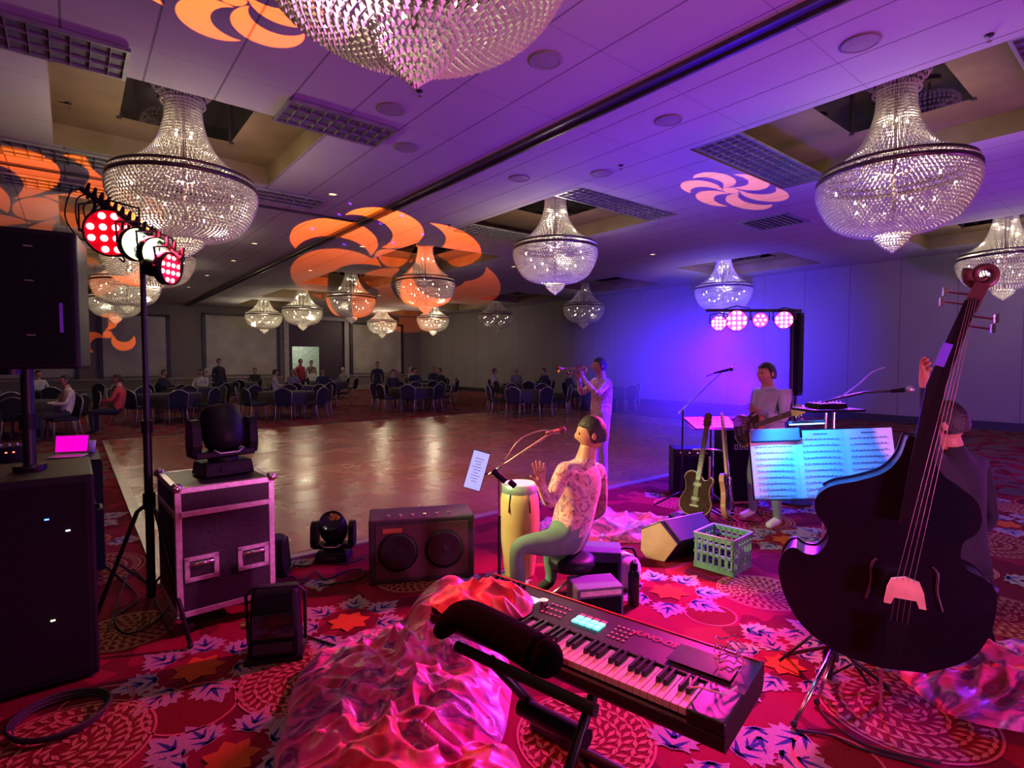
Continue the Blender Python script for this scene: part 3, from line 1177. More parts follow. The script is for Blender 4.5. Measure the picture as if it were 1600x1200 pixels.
def hair_mesh(c, r, face, length=0.0, up=(0, 0, 1)):
    b = MB()
    y = Vector(face).normalized()
    z = Vector(up).normalized()
    x = y.cross(z).normalized()
    z = x.cross(y).normalized()
    Mx = Matrix((x, y, z)).transposed()
    n, k = 24, 12
    vs = []
    for j in range(k + 1):
        ph = PI * (j / k) * (.62)
        for i in range(n):
            a = 2 * PI * i / n
            px, py, pz = math.sin(ph) * math.cos(a), math.sin(ph) * math.sin(a), math.cos(ph)
            sa_ = math.sin(a)
            lim = .48 if sa_ > .45 else (.10 if sa_ > .12 else -1)
            if pz < lim:
                q_ = math.sqrt(1 - lim * lim) / max(math.sin(ph), .01)
                px, py, pz = px * q_, py * q_, lim
            w = 1 + .04 * math.sin(i * 2.3 + j)
            X, Y, Z = px * .86 * w, py * 1.03 * w - .02, pz * 1.28
            if length and pz < 0.1 and py < .3:
                Z -= length * (0.1 - pz)
            vs.append(Vector(c) + Mx @ Vector((X, Y, Z)) * r)
    fs = [(j * n + i, (j + 1) * n + i, (j + 1) * n + (i + 1) % n, j * n + (i + 1) % n) for j in range(k) for i in range(n)]
    b.add(vs, fs, 0, True)
    return b


def fingers(nodes, edges, mo, hand, palm_dir, spread_dir, side, curl=0.35, slot=0, L=.075, down=None):
    """five separate bent fingers rooted in the palm"""
    h = Vector(nodes[hand][:3])
    d = Vector(palm_dir).normalized()
    s = Vector(spread_dir).normalized()
    nrm = Vector(down).normalized() if down is not None else d.cross(s).normalized()
    pk = hand + '_palm'
    p = h + d * .055
    nodes[pk] = (*p, .026)
    edges.append((hand, pk))
    mo[len(edges) - 1] = slot
    for k, (off, l) in enumerate(((-.030, .85), (-.010, 1.0), (.010, .95), (.030, .75))):
        base = p + d * .022 + s * off
        prev = pk
        dirv = (d + s * off * 6).normalized()
        pos = base
        for q in range(3):
            nm = f'{hand}_f{k}_{q}'
            nodes[nm] = (*pos, .0095 - .001 * q)
            edges.append((prev, nm))
            mo[len(edges) - 1] = slot
            prev = nm
            ang = curl * (q + .6)
            dd = (dirv * math.cos(ang) + nrm * math.sin(ang)).normalized()
            pos = pos + dd * (L * l / 2.2)
    prev = hand
    pos = h + d * .022 - s * .030 * side
    for q in range(3):
        nm = f'{hand}_t_{q}'
        nodes[nm] = (*pos, .0115 - .001 * q)
        edges.append((prev, nm))
        mo[len(edges) - 1] = slot
        prev = nm
        pos = pos + (d * .75 - s * side * .65 + nrm * .35 * q).normalized() * .030


EYE = mat('eye_dark', (0.01, 0.01, 0.012), 0.2)


def figure(name, label, J, top, legs, shoe, hair=HAIR, skin=SKIN, face=(0, -1, 0), sleeve='long', hair_len=0, group=None,
           finger_spec=None, cat='person', loc=(0, 0, 0), rz=0, head_r=.098, sub=2):
    """J gives joints: pelvis chest neck head shL elL haL shR elR haR hipL knL anL toL hipR knR anR toR"""
    rad = dict(pelvis=.135, belly=.125, chest=.145, neckbase=.085, neck=.058, head=.062, shL=.062, shR=.062, elL=.043, elR=.043, haL=.028, haR=.028,
               hipL=.095, hipR=.095, knL=.062, knR=.062, anL=.042, anR=.042, toL=.035, toR=.035)
    nodes = {}
    J = dict(J)
    pv, chs, nk = Vector(J['pelvis']), Vector(J['chest']), Vector(J['neck'])
    J['belly'] = tuple((pv + chs) / 2)
    J['neckbase'] = tuple(chs + (nk - chs) * .6)
    J['head'] = tuple(nk + (Vector(J['head']) - nk) * .5)
    hd = Vector(nk + (Vector(J['head']) - nk) * 1.75)
    for n in ('pelvis', 'belly', 'chest', 'neckbase', 'neck', 'head', 'shL', 'elL', 'haL', 'shR', 'elR', 'haR', 'hipL', 'knL', 'anL', 'toL', 'hipR', 'knR', 'anR', 'toR'):
        nodes[n] = (*J[n], rad[n])
    edges = [('pelvis', 'belly'), ('belly', 'chest'), ('chest', 'neckbase'), ('neckbase', 'neck'), ('neck', 'head'),
             ('chest', 'shL'), ('shL', 'elL'), ('elL', 'haL'), ('chest', 'shR'), ('shR', 'elR'), ('elR', 'haR'),
             ('pelvis', 'hipL'), ('hipL', 'knL'), ('knL', 'anL'), ('anL', 'toL'), ('pelvis', 'hipR'), ('hipR', 'knR'), ('knR', 'anR'), ('anR', 'toR')]
    mo = {0: 1, 1: 1, 2: 1, 3: 0, 4: 0, 5: 1, 6: 1, 7: 1 if sleeve == 'long' else 0, 8: 1, 9: 1, 10: 1 if sleeve == 'long' else 0,
          11: 2, 12: 2, 13: 2, 14: 3, 15: 2, 16: 2, 17: 2, 18: 3}
    if finger_spec:
        for fs in finger_spec:
            fingers(nodes, edges, mo, **fs)
    t = thing(name, label, cat, loc, rz, group)
    up = (hd - nk).normalized()

    def ex(b):
        head_mesh(b, hd, head_r, face, up, 0, 4)
    b = skinned(nodes, edges, [skin, top, legs, shoe, EYE], mo, ex, sub)
    b.build('body', [skin, top, legs, shoe, EYE], t)
    hair_mesh(hd, head_r, face, hair_len, up).build('hair', hair, t)
    return t


DARKSHIRT = mat('dark_shirt', (0.02, 0.02, 0.03), 0.9)
NAVY = mat('navy_cloth', (0.02, 0.025, 0.06), 0.9)
GREYSH = mat('grey_shirt', (0.20, 0.18, 0.19), 0.9)
REDSH = mat('red_shirt', (0.45, 0.05, 0.05), 0.9)
PALESH = mat('pale_shirt', (0.50, 0.46, 0.42), 0.9)
DPANTS = mat('dark_trousers', (0.018, 0.018, 0.028), 0.9)

# a seated guest, facing local -Y, origin on the floor under the seat
SEATED = dict(pelvis=(0, .05, .55), chest=(0, .09, .93), neck=(0, .07, 1.12), head=(0, .04, 1.26),
              shL=(-.18, .09, 1.02), elL=(-.24, -.02, .78), haL=(-.12, -.24, .78), shR=(.18, .09, 1.02), elR=(.24, -.02, .78), haR=(.12, -.24, .78),
              hipL=(-.10, 0, .54), knL=(-.13, -.42, .54), anL=(-.13, -.40, .12), toL=(-.14, -.56, .05),
              hipR=(.10, 0, .54), knR=(.13, -.42, .54), anR=(.13, -.40, .12), toR=(.14, -.56, .05))
STAND = dict(pelvis=(0, 0, .95), chest=(0, .02, 1.30), neck=(0, .01, 1.50), head=(0, -.01, 1.65),
             shL=(-.19, .02, 1.40), elL=(-.25, .04, 1.12), haL=(-.24, -.06, .86), shR=(.19, .02, 1.40), elR=(.25, .04, 1.12), haR=(.24, -.06, .86),
             hipL=(-.10, 0, .90), knL=(-.12, -.02, .50), anL=(-.12, .02, .09), toL=(-.14, -.12, .04),
             hipR=(.10, 0, .90), knR=(.12, -.02, .50), anR=(.12, .02, .09), toR=(.14, -.12, .04))

# ================================================================== THE AUDIENCE
FRAMEM = mat('chair_frame_metal', (0.42, 0.38, 0.36), 0.35, 0.7)
CHFAB = mat('chair_navy_fabric', (0.008, 0.008, 0.018), 0.9, bump=0.3, scale=90)


def make_chair():
    t = thing('banquet_chair', 'x', 'chair')
    b = MB()
    b.box((0, -.02, .455), (.44, .44, .07))
    b.build('seat', CHFAB, t, bevel=.02)
    # padded back with a crown top, leaning back (+Y)
    b = MB()
    poly = [(-.19, .50), (-.21, .70), (-.215, .82)] + [(-.215 + .43 * i / 12, .82 + .10 * math.sin(PI * i / 12)) for i in range(1, 12)] + [(.215, .82), (.21, .70), (.19, .50)]
    b.prism(poly, -.022, .022, off=(0, .0, 0))
    o = b.build('backrest', CHFAB, t, bevel=.01)
    o.location = (0, .12, 0)
    o.rotation_euler = (-.18, 0, 0)
    b = MB()
    pts = [(-.20, 0, .44), (-.225, 0, .68), (-.232, 0, .82)] + [(-.232 + .464 * i / 12, 0, .82 + .115 * math.sin(PI * i / 12)) for i in range(1, 12)] + [(.232, 0, .82), (.225, 0, .68), (.20, 0, .44)]
    b.tube(pts, .012, 6)
    o = b.build('back_frame', FRAMEM, t)
    o.location = (0, .12, 0)
    o.rotation_euler = (-.18, 0, 0)
    for s in (-1, 1):
        MB().tube([(s * .20, .19, .46), (s * .205, .22, .25), (s * .22, .30, .0)], .012, 6).build('leg', FRAMEM, t)
        MB().tube([(s * .16, -.20, .42), (s * .20, -.215, .38), (s * .215, -.23, .0)], .012, 6).build('leg', FRAMEM, t)
    b = MB()
    b.tube([(-.20, -.20, .42), (0, -.205, .44), (.20, -.20, .42)], .011, 6)
    b.build('seat_frame', FRAMEM, t)
    return t


chair0 = make_chair()
used = [False]


def place(proto, flag, loc, rz, label, group=None, sc=1.0):
    o = proto if not flag[0] else copy_tree(proto)
    flag[0] = True
    o.location = loc
    o.rotation_euler = (0, 0, rz)
    o['label'] = label
    if group:
        o['group'] = group
    return o


TCLOTH = mat('table_cloth_dark', (0.03, 0.022, 0.045), 0.85)


def round_table(x, y, label, group):
    t = thing('round_table', label, 'table', (x, y, 0), 0, group)
    b = MB()
    prof = [(.001, .76), (.75, .76), (.765, .75), (.77, .60), (.78, .42)]
    n = 48
    vs = []
    for r, z in prof:
        for i in range(n):
            a = 2 * PI * i / n
            rr = r * (1 + (.035 * math.sin(a * 9) if z < .7 else 0))
            vs.append((rr * math.cos(a), rr * math.sin(a), z))
    b.add(vs, [(k * n + i, k * n + (i + 1) % n, (k + 1) * n + (i + 1) % n, (k + 1) * n + i) for k in range(len(prof) - 1) for i in range(n)][::-1], 0, True)
    b.build('tablecloth', TCLOTH, t)
    for s in (-1, 1):
        b = MB().cyl((s * .3, -.25, 0), (s * .3, .25, 0), .015, n=8)
        b.cyl((s * .3, -.25, .0), (s * .3, -.25, .74), .015, n=8)
        b.cyl((s * .3, .25, .0), (s * .3, .25, .74), .015, n=8)
        b.build('leg', BLKM, t)
    return t


seat_lists = {}
people_protos = []
for shirt, hr, ln in ((DARKSHIRT, HAIR, 0), (NAVY, HAIR, .5), (GREYSH, HAIRG, 0), (PALESH, HAIR, .3), (REDSH, HAIR, 0)):
    p = figure('person', 'x', SEATED, shirt, DPANTS, RUB, hair=hr, hair_len=ln, sub=1)
    people_protos.append([p, [False]])
TAB = [
    # x, y, chairs, where, occupied {chair index: (shirt proto, label)}
    (4.9, 16.6, 8, 'front table left of the dance floor centre', {}),
    (8.9, 16.4, 8, 'front table behind the middle of the dance floor', {}),
    (10.9, 13.6 - .9, 8, 'front table at the right end of the dance floor', {}),
    (2.1, 17.6, 7, 'front table right of the light pole', {}),
    (-.75, 16.2, 7, 'front table left of the light pole', {}),
    (6.8, 20.2, 6, 'second row', {}), (10.9, 19.2, 6, 'second row', {}), (3.2, 21.2, 6, 'second row', {}),
    (13.9, 16.6, 6, 'second row', {}), (14.0, 12.4, 5, 'second row', {}),
    (8.9, 24.0, 5, 'back row', {}), (12.9, 22.0, 5, 'back row', {}), (5.4, 25.0, 5, 'back row', {}), (-.3, 21.5, 5, 'back row', {}),
]
rndA = random.Random(11)
occ = {5: 3, 6: 3, 7: 2, 8: 3, 9: 2, 10: 3, 11: 3, 12: 3, 13: 1, 1: 1}
pk = 0
for ti, (tx, ty, n, where, _) in enumerate(TAB):
    g = 'dark round tables in the hall'
    round_table(tx, ty, 'round banquet table under a dark cloth ringed by chairs beyond the dance floor', g)
    base = rndA.uniform(0, 1)
    seated = set()
    m = occ.get(ti, 0)
    order = list(range(n))
    # guests sit on the far side of their table, facing the band
    order.sort(key=lambda k: -math.sin(base + 2 * PI * k / n))
    seated = set(order[:m])
    for k in range(n):
        a = base + 2 * PI * k / n
        r = 1.02 + rndA.uniform(-.06, .14)
        x, y = tx + r * math.cos(a), ty + r * math.sin(a)
        rz = a - PI / 2 + rndA.uniform(-.2, .2)
        place(chair0, used, (x, y, 0), rz,
              'navy banquet chair with pale metal frame at a round table beyond the dance floor', 'banquet chairs around the round tables')
        if k in seated:
            q = people_protos[pk % 4]
            names = ['in a dark shirt', 'in navy with long hair', 'with grey hair and a grey shirt', 'in a pale shirt']
            place(q[0], q[1], (x, y, 0), rz, 'person ' + names[pk % 4] + ' seated at a table in the dim hall', 'seated guests ' + names[pk % 4])
            pk += 1
# the guests one can point to
q = people_protos[4]
place(q[0], q[1], (0.75, 15.0, 0), -1.9, 'person in a red-lit shirt seated just left of the light pole in the hall')
c = copy_tree(people_protos[3][0])
c.location, c.rotation_euler = (-.15, 13.9 + .7, 0), (0, 0, -1.3)
tag(c, 'person in an orange-lit shirt bent forward on the leftmost chair by the dance floor')
if 'group' in c:
    del c['group']
place(chair0, used, (-.15, 14.6, 0), -1.3, 'banquet chair under the guest nearest the dance floor at the left edge')
if 'group' in bpy.context.scene.objects[-1]:
    pass
for px, dep, sh, lb, h in ((343, 20.5, DARKSHIRT, 'person in black standing in front of the large cream wall panel', 1.0),
                           (590, 21.5, DARKSHIRT, 'person in dark clothes standing below the small chandelier, back of the hall', .93),
                           (470, 22.5, REDSH, 'person in a red shirt standing just left of the lit doorway', 1.0),
                           (487, 25.5, GREYSH, 'person in grey standing in the lit doorway', .97)):
    p = atd(px, 600, dep)
    f = figure('person', lb, STAND, sh, DPANTS, RUB, loc=(p.x, p.y, 0), rz=rndA.uniform(-1, 1), sub=1)
    f.scale = (h, h, h)

# ================================================================== LEFT SIDE: SPEAKERS
# subwoofer / bass bin
SUB = Vector((-0.235, 3.86, 0))
t = thing('subwoofer', 'tall black bass speaker cabinet standing at the left edge of the photo', 'speaker', SUB)
b = MB()
b.box((0, 0, .545), (.62, .66, 1.05))
b.build('cabinet', BLK, t, bevel=.012)
b = MB()
b.box((0, -.333, .545), (.56, .012, .98))
b.build('grille', GRILLE, t, bevel=.004)
for x, y in ((-.27, -.29), (.27, -.29), (-.27, .29), (.27, .29)):
    MB().cyl((x, y, 0), (x, y, .025), .025, n=12).build('foot', RUB, t)
for (x, z, c) in ((.12, .87, (.1, .25, 1)), (.20, .80, (.5, .6, .8)), (.13, .36, (.7, .8, .4))):
    b = MB().box((x, -.352, z), (.018, .006, .006))
    b.build('indicator_light', mat('led_' + str(int(z * 100)), c, .5, emit=c, es=4), t)
b = MB()
b.box((.312, 0, .82), (.012, .22, .10))
b.tube([(.32, -.08, .82), (.345, -.06, .82), (.345, .06, .82), (.32, .08, .82)], .01, 6)
b.build('handle', BLKM, t)
# pole + top cabinet
PA = Vector((-0.235, 3.86, 1.07))
t = thing('speaker_pole', 'thick black pole rising from the bass cabinet to the loudspeaker at the left edge', 'pole', PA)
MB().cyl((0.05, 0, 0), (0.05, 0, .56), .028, n=16).build('shaft', BLKM, t)
MB().cyl((0.05, 0, 0), (0.05, 0, .03), .07, n=20).build('base_flange', BLKM, t)
MB().cyl((0.05, 0, .22), (0.05, 0, .30), .04, n=16).build('collar', BLK, t)
t = thing('loudspeaker', 'black loudspeaker raised on a pole at the left edge, lit only by small glints', 'speaker', (-.235 - .01, 3.86, 1.60), -.12)
b = MB()
b.box((0, 0, .36), (.62, .42, .70), top=(1, 1))
b.build('cabinet', BLK, t, bevel=.015)
b = MB()
b.box((0, -.215, .36), (.57, .012, .65))
b.build('grille', GRILLE, t, bevel=.004)
for z in (.18, .45, .62):
    for x in (-.18, -.02, .12):
        MB().box((x, -.224, z), (.035, .004, .007)).build('grille_clip', mat('dull_clip', (.18, .17, .2), .5, .5), t)
MB().box((.24, -.224, .27), (.014, .004, .15)).build('side_strip', mat('violet_tape', (.15, .05, .6), .4), t)
b = MB().cyl((0, 0, -.02), (0, 0, .02), .05, n=16)
b.build('pole_socket', BLKM, t)

# DJ table behind the bass bin
DJ = Vector((-0.30, 5.38, 0))
t = thing('equipment_table', 'low table with a dark cloth behind the bass cabinet, holding glowing gear', 'table', DJ)
b = MB()
b.box((0, 0, .90), (.90, .60, .04))
b.build('tabletop', BLK, t)
b = MB()
b.box((0, -.31, .50), (.92, .01, .82))
b.box((.455, 0, .50), (.01, .62, .82))
b.build('table_skirt', CLOTHB, t)
for x in (-.4, .4):
    for y in (-.25, .25):
        MB().cyl((x, y, 0), (x, y, .88), .015, n=8).build('leg', BLKM, t)
t_lap = t = thing('laptop', 'open laptop with a bright magenta screen on the table at the left edge', 'laptop', (-.07, 5.38, .925), -.35)
b = MB()
b.box((0, 0, .008), (.30, .20, .016))
b.build('laptop_base', ALU, t, bevel=.003)
b = MB()
b.box((0, .11, .12), (.30, .008, .20), rot=(-.25, 0, 0))
b.build('lid', ALU, t)
b = MB()
b.box((0, .104, .12), (.28, .004, .18), rot=(-.2, 0, 0))
b.build('screen', mat('magenta_screen', (1, .0, .6), .4, emit=(1, .0, .55), es=1.1), t)
t_lap.scale = (.72, .72, .72)
t_lap.location = (-.04, 5.30, .925)
t = thing('mixer_box', 'small black control box with red indicator lights left of the magenta laptop', 'mixer', (-.42, 5.35, .922), .2)
MB().box((0, 0, .06), (.26, .24, .12)).build('case', BLK, t, bevel=.006)
b = MB()
for k in range(4):
    b.box((-.06 + k * .04, -.121, .08), (.012, .004, .008))
b.build('indicator_light', mat('led_red', (1, .1, .05), .5, emit=(1, .15, .08), es=4), t)
b = MB()
for k in range(5):
    b.cyl((-.09 + k * .045, -.05, .12), (-.09 + k * .045, -.05, .135), .010, n=10)
b.build('knobs', ALU, t)
t = thing('disco_light', 'small pink glowing effect light on the table at the left edge', 'lamp', (-.33, 5.52, .922), .2)
MB().lathe([(.001, 0), (.05, .0), (.055, .06), (.03, .10), (.001, .10)], n=18).build('housing', BLK, t)
MB().ball((0, -.03, .07), .035, 14).build('lens', mat('pink_lens', (1, .1, .5), .3, emit=(1, .08, .45), es=1.5), t)
t = thing('paper_cup', 'pale lilac cup beside the magenta laptop', 'cup', (.10, 5.50, .922))
MB().lathe([(.001, 0), (.03, 0), (.038, .09), (.036, .09), (.028, .005), (.001, .005)], n=20).build('cup_body', mat('pale_cup', (.6, .55, .7), .5), t)
MB().lathe([(.039, .085), (.041, .088), (.039, .093), (.037, .09), (.039, .085)], n=20).build('rim', mat('cup_rim', (.7, .65, .8), .4), t)

# ================================================================== LIGHT TREE
t = thing('light_stand', 'tall black tripod light stand between the bass cabinet and the flight case', 'light stand', (TREE.x, TREE.y - .15, 0))
bx_ = Vector((0, 0, 0))
MB().cyl((0, 0, .15), (0, 0, 1.25), .024, n=14).build('lower_pole', BLKM, t)
MB().cyl((0, 0, 1.25), (0, 0, 2.36), .016, n=12).build('upper_pole', BLKM, t)
MB().cyl((0, 0, .72), (0, 0, .82), .035, n=14).build('collar', BLK, t)
MB().cyl((0, 0, 1.20), (0, 0, 1.28), .032, n=14).build('collar', BLK, t)
for (fx, fy) in ((-.32, -.02), (.02, .42), (.13, -.55)):
    b = MB()
    b.tube([(0, 0, .76), (fx * .2, fy * .2, .71), (fx, fy, .02)], .013, 8)
    o = b.build('leg', BLKM, t)
    MB().ball((fx, fy, .018), .018, 8).build('rubber_foot', RUB, o)
    MB().cyl((fx * .5, fy * .5, .40), (0, 0, .22), .008, n=6).build('brace', BLKM, t)
TP = Vector((TREE.x, TREE.y - .15, 2.36))
bar_a = atd(128, 296, 3.62)
bar_b = atd(285, 405, 3.30)
b = MB()
b.cyl(bar_a - TP.xyz + Vector((0, 0, 2.36)), bar_b - TP.xyz + Vector((0, 0, 2.36)), .018, n=10)
for k in range(14):
    u = (k + .5) / 14
    p = bar_a.lerp(bar_b, u) - TP + Vector((0, 0, 2.36))
    q = p + Vector((.01, -.02, -.05 - .05 * ((k * 7) % 3)))
    b.tube([p, p + Vector((.02, -.03, .05)), q], .010, 6)
b.build('crossbar', BLKM, t)
t['label'] = 'tall black tripod light stand between the bass cabinet and the flight case'
t = thing('power_cable', 'black cables looping down from the left end of the stage light crossbar', 'cable', bar_a)
b = MB()
for k in range(5):
    u = k * .07
    q = (bar_b - bar_a)
    p0 = q * u
    b.tube(spline([p0, p0 + Vector((-.06, .03, -.02 - .02 * k)), p0 + Vector((-.09 + .03 * k, .03, -.20)), p0 + Vector((.0 + .02 * k, .02, -.33)), p0 + Vector((.05, 0, -.20 - .03 * k))], 6), .005, 5)
b.build('cable_loops', RUB, t)
RLED = mat('red_led', (1, .2, .2), .4, emit=(1, .10, .12), es=14)
WLED = mat('white_led', (1, 1, .9), .4, emit=(.85, 1, .80), es=50)
PLED = mat('pink_led', (1, .3, .6), .4, emit=(1, .35, .65), es=30)
REDF = mat('red_lit_lens', (.5, .01, .02), .25, emit=(1, .0, .02), es=.35)
PALEF = mat('pale_lit_lens', (.5, .5, .3), .25, emit=(.8, 1.0, .45), es=1.3)
PINKF = mat('pink_lit_lens', (.8, .1, .4), .25, emit=(1, .03, .25), es=4.0)


def par_can(label, pos, aim, r, led, face, nled=12):
    d = (Vector(aim) - Vector(pos)).normalized()
    t = thing('par_light', label, 'stage light', pos, rot=d.to_track_quat('Z', 'Y').to_euler())
    b = MB()
    b.lathe([(.001, -.16), (r * .45, -.16), (r * .55, -.13), (r * .62, -.06), (r * 1.0, -.04), (r * 1.0, .012), (r * .93, .012), (r * .93, -.005)], n=32)
    b.build('housing', BLK, t)
    b = MB()
    b.lathe([(.001, .0), (r * .94, .0)], n=32)
    b.build('lens_plate', face, t)
    pts = [(0, 0)] if nled % 2 else []
    if nled == 12:
        pts = [((i - 1.5) * .46, (j - 1.5) * .46) for i in range(4) for j in range(4) if (i in (1, 2) or j in (1, 2))]
    else:
        pts = [(0, 0)] + [(.6 * math.cos(a * PI / 3), .6 * math.sin(a * PI / 3)) for a in range(6)]
    first = None
    for (x, y) in pts:
        if first is None:
            first = MB().ball((0, 0, 0), (r * .15, r * .15, r * .08), 10).build('led', led, t)
            o = first
        else:
            o = first.copy()
            COL.objects.link(o)
            o.parent = t
        o.location = (x * r * 1.0, y * r * 1.0, .004)
    b = MB()
    b.tube([(r * 1.02, 0, -.03), (r * 1.12, .0, .0), (r * 1.1, r * 1.1, -.03), (0, r * 1.35, -.04), (-r * 1.1, r * 1.1, -.03), (-r * 1.12, 0, 0), (-r * 1.02, 0, -.03)], .007, 6)
    b.build('yoke', BLKM, t)
    return t


def toward(p, px_off):
    # a point the can looks at: camera side, shifted sideways to the right
    return Vector((0, 0, 1.4)) + RT * px_off


pc = atd(172, 364, 3.50)
par_can('round stage light with glowing red diodes, leftmost on the tall light stand', pc, pc + (-FP) * 1 + RT * .30 + Vector((0, 0, -.25)), .150, RLED, REDF)
pc = atd(216, 382, 3.42)
par_can('white glowing stage light on the stand, touching the red one', pc, pc + (-FP) * .75 + RT * 1.3 + Vector((0, 0, -.2)), .105, WLED, PALEF, 7)
pc = atd(245, 396, 3.36)
par_can('white glowing stage light, third along the tall light stand', pc, pc + (-FP) * .55 + RT * 1.2 + Vector((0, 0, -.2)), .100, WLED, PALEF, 7)
pc = atd(266, 420, 3.30)
par_can('red stage light seen edge on at the right end of the tall light stand', pc, pc + (-FP) * .10 + RT * 1.6 + Vector((0, 0, -.15)), .098, RLED, REDF)

# ================================================================== FLIGHT CASE + MOVING HEADS
t = thing('flight_case', 'black road case with aluminium edges and two recessed handles, left of the dance floor', 'road case', (.715, 4.01, 0), 0.03)
Wc, Dc, z0, z1 = .55, .62, .13, .90
b = MB()
b.box((0, 0, (z0 + z1) / 2), (Wc, Dc, z1 - z0))
b.build('case_body', mat('black_laminate', (.014, .010, .022), .45, scale=50, bump=.1), t)
b = MB()
e = .036
for sx in (-1, 1):
    for sy in (-1, 1):
        b.box((sx * (Wc / 2 - e / 2 + .004), sy * (Dc / 2 - e / 2 + .004), (z0 + z1) / 2), (e, e, z1 - z0 + .008))
for z in (z0 + e / 2 - .004, z1 - e / 2 + .004):
    for sy in (-1, 1):
        b.box((0, sy * (Dc / 2 - e / 2 + .004), z), (Wc, e, e))
    for sx in (-1, 1):
        b.box((sx * (Wc / 2 - e / 2 + .004), 0, z), (e, Dc, e))
b.build('edge_trim', ALU, t, bevel=.004)
b = MB()
for sy in (-1, 1):
    b.box((0, sy * (Dc / 2 + .003), .745), (Wc - .05, .012, .034))
for sx in (-1, 1):
    b.box((sx * (Wc / 2 + .003), 0, .745), (.012, Dc - .05, .034))
b.build('lid_seam', ALU, t, bevel=.003)
for sx in (-1, 1):
    for sy in (-1, 1):
        for z in (z0, z1):
            MB().ball((sx * (Wc / 2 - .008), sy * (Dc / 2 - .008), z + (.004 if z > .5 else .0)), .032, 12).build('corner', CHR, t)
for hx in (-.145, .145):
    b = MB()
    for dx in (-.078, .078):
        b.box((hx + dx, -Dc / 2 - .006, .41), (.030, .014, .150))
    for dz in (-.062, .062):
        b.box((hx, -Dc / 2 - .006, .41 + dz), (.186, .014, .028))
    h = b.build('handle', ALU, t, bevel=.004)
    b = MB()
    b.tube([(hx - .06, -Dc / 2 - .012, .43), (hx - .055, -Dc / 2 - .024, .445), (hx + .055, -Dc / 2 - .024, .445), (hx + .06, -Dc / 2 - .012, .43)], .011, 8)
    b.build('grip', CHR, h)
    MB().box((hx, -Dc / 2 - .003, .41), (.13, .008, .10)).build('recess', DARKT, h)
for sx in (-1, 1):
    for sy in (-1, 1):
        b = MB().cyl((sx * .20 - .015, sy * .23, .05), (sx * .20 + .015, sy * .23, .05), .05, n=16)
        b.box((sx * .20, sy * .23, .115), (.07, .09, .03))
        b.build('caster', RUB, t)


def moving_head(label, loc, rz, tilt, s=1.0, mini=False):
    t = thing('moving_head_light', label, 'stage light', loc, rz)
    b = MB()
    b.box((0, 0, .05), (.34, .27, .10), top=(.92, .9))
    b.build('base', BLK, t, bevel=.012)
    b = MB()
    b.cyl((0, 0, .10), (0, 0, .125), .10, n=24)
    for sx in (-1, 1):
        b.prism([(-.06, .14), (.06, .14), (.085, .22), (.07, .36), (.03, .40), (-.03, .40), (-.07, .36), (-.085, .22)], sx * .19 - .028, sx * .19 + .028,
                mtx=Matrix.Rotation(PI / 2, 3, 'Z'))
    b.box((0, 0, .15), (.40, .14, .05))
    b.build('yoke', BLK, t, bevel=.01)
    R = Matrix.Rotation(tilt, 3, 'X')
    b = MB()
    b.lathe([(.001, -.15), (.09, -.15), (.125, -.11), (.14, -.03), (.14, .06), (.125, .13), (.115, .16), (.105, .16), (.10, .145)], (0, 0, .32), 28, mtx=R)
    hd = b.build('lamp_head', BLK, t)
    b = MB()
    b.lathe([(.001, .155), (.06, .152), (.102, .147)], (0, 0, .32), 24, mtx=R)
    b.build('lens', mat('moving_head_lens', (.02, .02, .03), .05, spec=.8), hd)
    b = MB()
    b.box((0, -.137, .055), (.12, .004, .04))
    b.build('display', mat('display_glass', (.03, .03, .05), .1), t)
    b = MB()
    b.tube([(-.10, -.115, .19), (-.06, -.13, .165), (.06, -.13, .165), (.10, -.115, .19)], .007, 6)
    b.build('carry_handle', ALU, t)
    t.scale = (s, s, s)
    return t


moving_head('black moving head light standing on top of the flight case', (.77, 4.02, .905), .15, -.35, .92)
moving_head('black moving head light on the carpet at the near edge of the dance floor', (1.66, 4.42, .004), -.6, .75, .80)
# smaller wash light behind the case
t = thing('battery_uplight', 'small black uplight on the carpet just right of the flight case', 'stage light', (1.20, 4.42, .004), -.5)
b = MB()
b.box((0, 0, .14), (.20, .20, .26), top=(.8, .8))
b.build('housing', BLK, t, bevel=.02)
MB().cyl((0, 0, .265), (0, 0, .285), .07, n=20).build('lens', mat('uplight_lens', (.05, .05, .06), .1), t)
MB().box((0, 0, .01), (.22, .22, .02)).build('base_plate', BLKM, t)
# flood light with yoke in front of the case
FL = Vector((.86, 3.18, .004))
t = thing('flood_light', 'black box-shaped floor light with a bright rim, standing on the carpet before the flight case', 'stage light', FL, FACE + .25)
b = MB()
b.box((0, 0, .20), (.27, .20, .36), rot=(-.12, 0, .0), top=(.88, .8))
b.build('housing', BLK, t, bevel=.025)
b = MB()
b.box((0, -.105, .205), (.21, .012, .13), rot=(-.05, 0, 0), m=0)
b.build('window', mat('black_glass', (.012, .012, .02), .06, spec=.9), t)
b = MB()
b.box((0, -.12, .09), (.20, .008, .05), rot=(-.3, 0, 0))
b.build('glossy_base_panel', mat('gloss_panel', (.06, .01, .03), .08, spec=.9, coat=1), t)
b = MB()
b.tube([(-.150, .02, .06), (-.155, .0, .34), (-.12, -.02, .385), (.12, -.02, .385), (.155, 0, .34), (.150, .02, .06)], .009, 8)
b.build('yoke', BLKM, t)
MB().cyl((-.155, 0, .18), (-.18, 0, .18), .022, n=14).build('knob', mat('brass_knob', (.5, .3, .12), .35, .8), t)
MB().box((0, 0, .012), (.30, .22, .024)).build('base_plate', BLKM, t)

